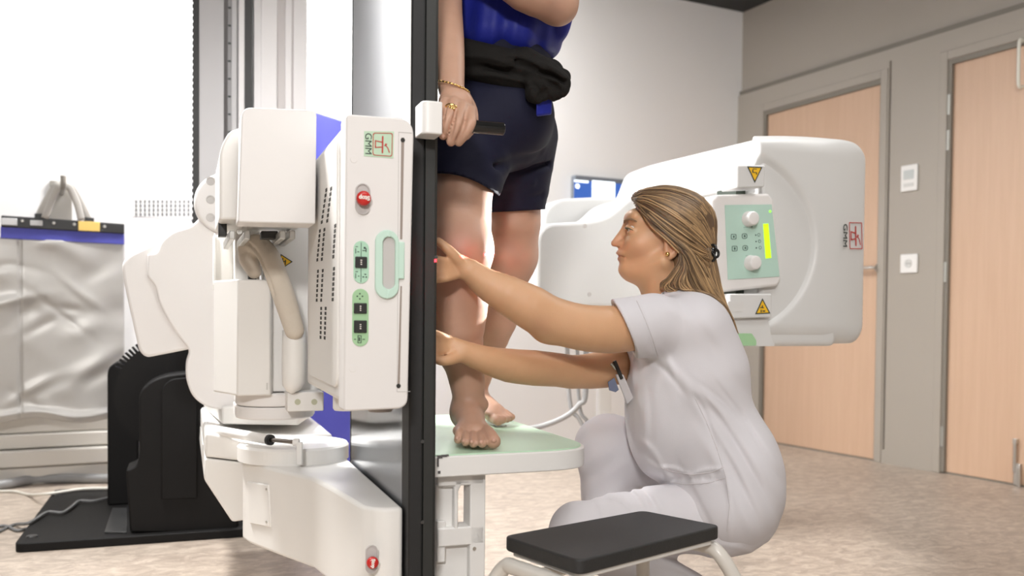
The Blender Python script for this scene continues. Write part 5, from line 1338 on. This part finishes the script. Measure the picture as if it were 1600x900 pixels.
# ---- navy shorts
M_navy = mat('navy_jersey', (.0048, .0055, .022), .75, var=.1, vscale=20, bump=.15, bscale=350, spec=.3)
s = SDF(); E(s, 775, 186, 2.20, 90, 98, 88, 0, .05); E(s, 784, 100, 2.19, 78, 90, 70, 0, .05)
E(s, 792, 182, 2.135, 71, 66, 66, 0, .03)                                     # belly
CH(s, [(740, 215, 2.13), (722, 300, 2.06), (720, 330, 2.05)], [72, 56, 56], .03); CH(s, [(806, 215, 2.28), (802, 320, 2.33), (801, 350, 2.335)], [66, 50.5, 50], .03)
CH(s, [(735, 262, 2.01), (790, 258, 2.06), (850, 240, 2.18)], [3.5, 4, 3.5], .02, 's')
CH(s, [(770, 262, 2.10), (764, 330, 2.12)], [4, 4], .02, 's'); CH(s, [(778, 275, 2.2), (830, 262, 2.22), (854, 255, 2.26)], [4, 4, 3], .02, 's')
CH(s, [(775, 312, 2.24), (815, 312, 2.23), (848, 306, 2.27)], [2.5, 2.5, 2.5], .014, 's'); CH(s, [(785, 290, 2.23), (830, 285, 2.235)], [3, 3], .018)
s.half(B(780, 62, 2.2), aU)
leg_cut = SDF()
class HemSDF(SDF):
    """shorts with two hems: a curved one on the front leg and a straight one on the rear leg"""
    def __init__(q, a): q.a = a; q.ops = a.ops
    def __call__(q, X):
        D = q.a(X); x, y, d = pxz(X)
        front = d < 2.185 + (x - 765) * .0011
        hemA = 271 + np.clip((x - 688), 0, 200) ** 2 * .0042
        hemA = np.minimum(hemA, 316); hemB = 332 - (x - 765) * .055
        lim = np.where(front, hemA, hemB)
        return np.maximum(D, (y - lim) * .8 * 2.1 / FPX)
sdf_obj('shorts', HemSDF(s), M_navy, patient, .0045)
# ---- blue blouse
M_blue = mat('royal_blue_blouse', (.011, .019, .25), .55, var=.12, vscale=14, bump=.15, bscale=250, spec=.35)
s = SDF(); E(s, 788, 40, 2.18, 86, 94, 62, 0, .05); E(s, 786, 72, 2.18, 82, 97, 44, 0, .03); E(s, 788, -30, 2.18, 90, 86, 110, 0, .06); E(s, 788, -140, 2.18, 106, 68, 62, 0, .06)
CH(s, [(884, -150, 2.16), (886, -70, 2.13), (884, -30, 2.13)], [48, 42, 34], .03); E(s, 880, 24, 2.14, 14, 14, 30, 0, .02); C(s, (884, -20, 2.13), (881, 20, 2.13), 18, 12, .02)
CH(s, [(706, -150, 2.16), (696, -80, 2.12)], [48, 42], .03)
def wb(X):
    x, y, d = pxz(X); w = np.clip((y + 60) / 120, 0, 1); return .006 * w * np.sin(x * .105 + .012 * y) + .0022 * w * np.sin(x * .23 + 1.3 + y * .03)
s.fun(wb)
CH(s, [(850, -20, 2.03), (835, 60, 2.04)], [6, 5], .02, 's'); CH(s, [(800, 20, 2.02), (786, 80, 2.03)], [4, 4], .02, 's')
class BlouseSDF(SDF):
    def __init__(q, a): q.a = a; q.ops = a.ops
    def __call__(q, X):
        D = q.a(X); x, y, d = pxz(X); hem = 72 + np.clip(x - 722, -60, 160) * .13 + 4 * np.sin(x * .09) + 1.5 * np.sin(x * .21 + 1)
        D = np.maximum(D, (y - hem) * .9 * 2.1 / FPX)
        arm = SDF(); CH(arm, [(872, 8, 2.03), (820, -16, 1.98), (760, -60, 1.95)], [32, 35, 30], .02); CH(arm, RA[1:4], [37, 33, 30], .02)
        return np.maximum(D, -arm(X))
blouse = sdf_obj('blouse', BlouseSDF(s), M_blue, patient, .005)
q = [P(838, 150, 2.03), P(863, 146, 2.05), P(862, 178, 2.06), P(838, 181, 2.04)]
G().prism(q, [v + CF * .012 for v in q]).out('blouse_tail', M_blue, patient, bevel=.004)
# ---- black cardigan knotted round the waist
M_knit = mat('black_knit', (.012, .011, .010), .9, var=.15, vscale=40, bump=.5, bscale=300, spec=.2)
s = SDF(); cpt = []
for k in range(17):
    a = math.radians(-115 + k * 15); cpt.append((782 + 76 * math.sin(a), 98 + 18 * math.sin(a), 2.19 - .142 * math.cos(a)))
CH(s, cpt, [24] * 17, .012); CH(s, [(x, y + 20, d + .004) for x, y, d in cpt], [18] * 17, .012)
CH(s, [(820, 96, 2.06), (850, 118, 2.04), (872, 132, 2.05)], [22, 26, 18], .015); E(s, 842, 138, 2.035, 22, 18, 20, 0, .012); E(s, 868, 134, 2.045, 22, 18, 22, 20, .012); C(s, (846, 104, 2.05), (880, 120, 2.07), 12, 12, .012); E(s, 838, 150, 2.03, 17, 14, 12, 0, .01)
for pts in ([(800, 92, 2.03), (840, 104, 2.01), (884, 126, 2.03)], [(795, 108, 2.03), (836, 118, 2.01), (880, 142, 2.025)], [(730, 100, 2.03), (790, 112, 2.03), (826, 130, 2.01)], [(822, 140, 2.015), (842, 128, 2.01), (856, 138, 2.012), (850, 154, 2.012)], [(846, 150, 2.015), (862, 140, 2.015), (866, 156, 2.02)]):
    CH(s, pts, [2.6] * len(pts), .012, 's')
s.fun(folds_fn([(725, 88, 800, 98, 4, 5), (728, 104, 815, 116, 4, -5), (735, 118, 830, 128, 4, 5), (790, 84, 850, 104, 5, 5), (800, 100, 860, 118, 3, -5), (840, 98, 888, 122, 4, 5), (846, 112, 888, 134, 3, -5), (830, 130, 850, 158, 4, -5), (846, 128, 868, 160, 4, 5), (822, 124, 832, 150, 4, 4), (862, 130, 880, 152, 3, -5)]))
sdf_obj('tied_cardigan', s, M_knit, patient, .0045)

# ================================================================ collimated light field and red aiming line, cast by the tube head
kn = P(736, 398, 1.99); src = W(.91, .53, .985)
def gobo(name, loc, target, watts, color, wx, wy, radius, cone):
    d = bpy.data.lights.new(name, 'SPOT'); d.energy = watts; d.color = color; d.spot_size = math.radians(cone); d.spot_blend = 0; d.shadow_soft_size = radius
    o = bpy.data.objects.new(name, d); COL.objects.link(o); o.location = loc
    f = (Vector(target) - Vector(loc)).normalized(); x = f.cross(_Z).normalized(); y = x.cross(f)
    o.matrix_world = Matrix(((x.x, y.x, -f.x, loc[0]), (x.y, y.y, -f.y, loc[1]), (x.z, y.z, -f.z, loc[2]), (0, 0, 0, 1)))
    d.use_nodes = True; nt = d.node_tree; em = nt.nodes['Emission']
    tc = _n(nt, 'ShaderNodeTexCoord'); sp = _n(nt, 'ShaderNodeSeparateXYZ'); nt.links.new(tc.outputs['Normal'], sp.inputs[0])
    prev = None
    for ax, w in (('X', wx), ('Y', wy)):
        dv = _n(nt, 'ShaderNodeMath', operation='DIVIDE'); nt.links.new(sp.outputs[ax], dv.inputs[0]); nt.links.new(sp.outputs['Z'], dv.inputs[1])
        ab = _n(nt, 'ShaderNodeMath', operation='ABSOLUTE'); nt.links.new(dv.outputs[0], ab.inputs[0])
        ls = _n(nt, 'ShaderNodeMath', operation='LESS_THAN'); nt.links.new(ab.outputs[0], ls.inputs[0]); ls.inputs[1].default_value = w
        if prev:
            mu = _n(nt, 'ShaderNodeMath', operation='MULTIPLY'); nt.links.new(prev.outputs[0], mu.inputs[0]); nt.links.new(ls.outputs[0], mu.inputs[1]); prev = mu
        else: prev = ls
    nt.links.new(prev.outputs[0], em.inputs['Strength'])
    return o
gobo('collimator_lamp', src, kn, 130, (1, .99, .97), .11, .185, .004, 30)
gobo('laser_line', src + _Z * .01, P(736, 399, 1.99), 4000, (1, .02, .03), .16, .0035, .0005, 30)
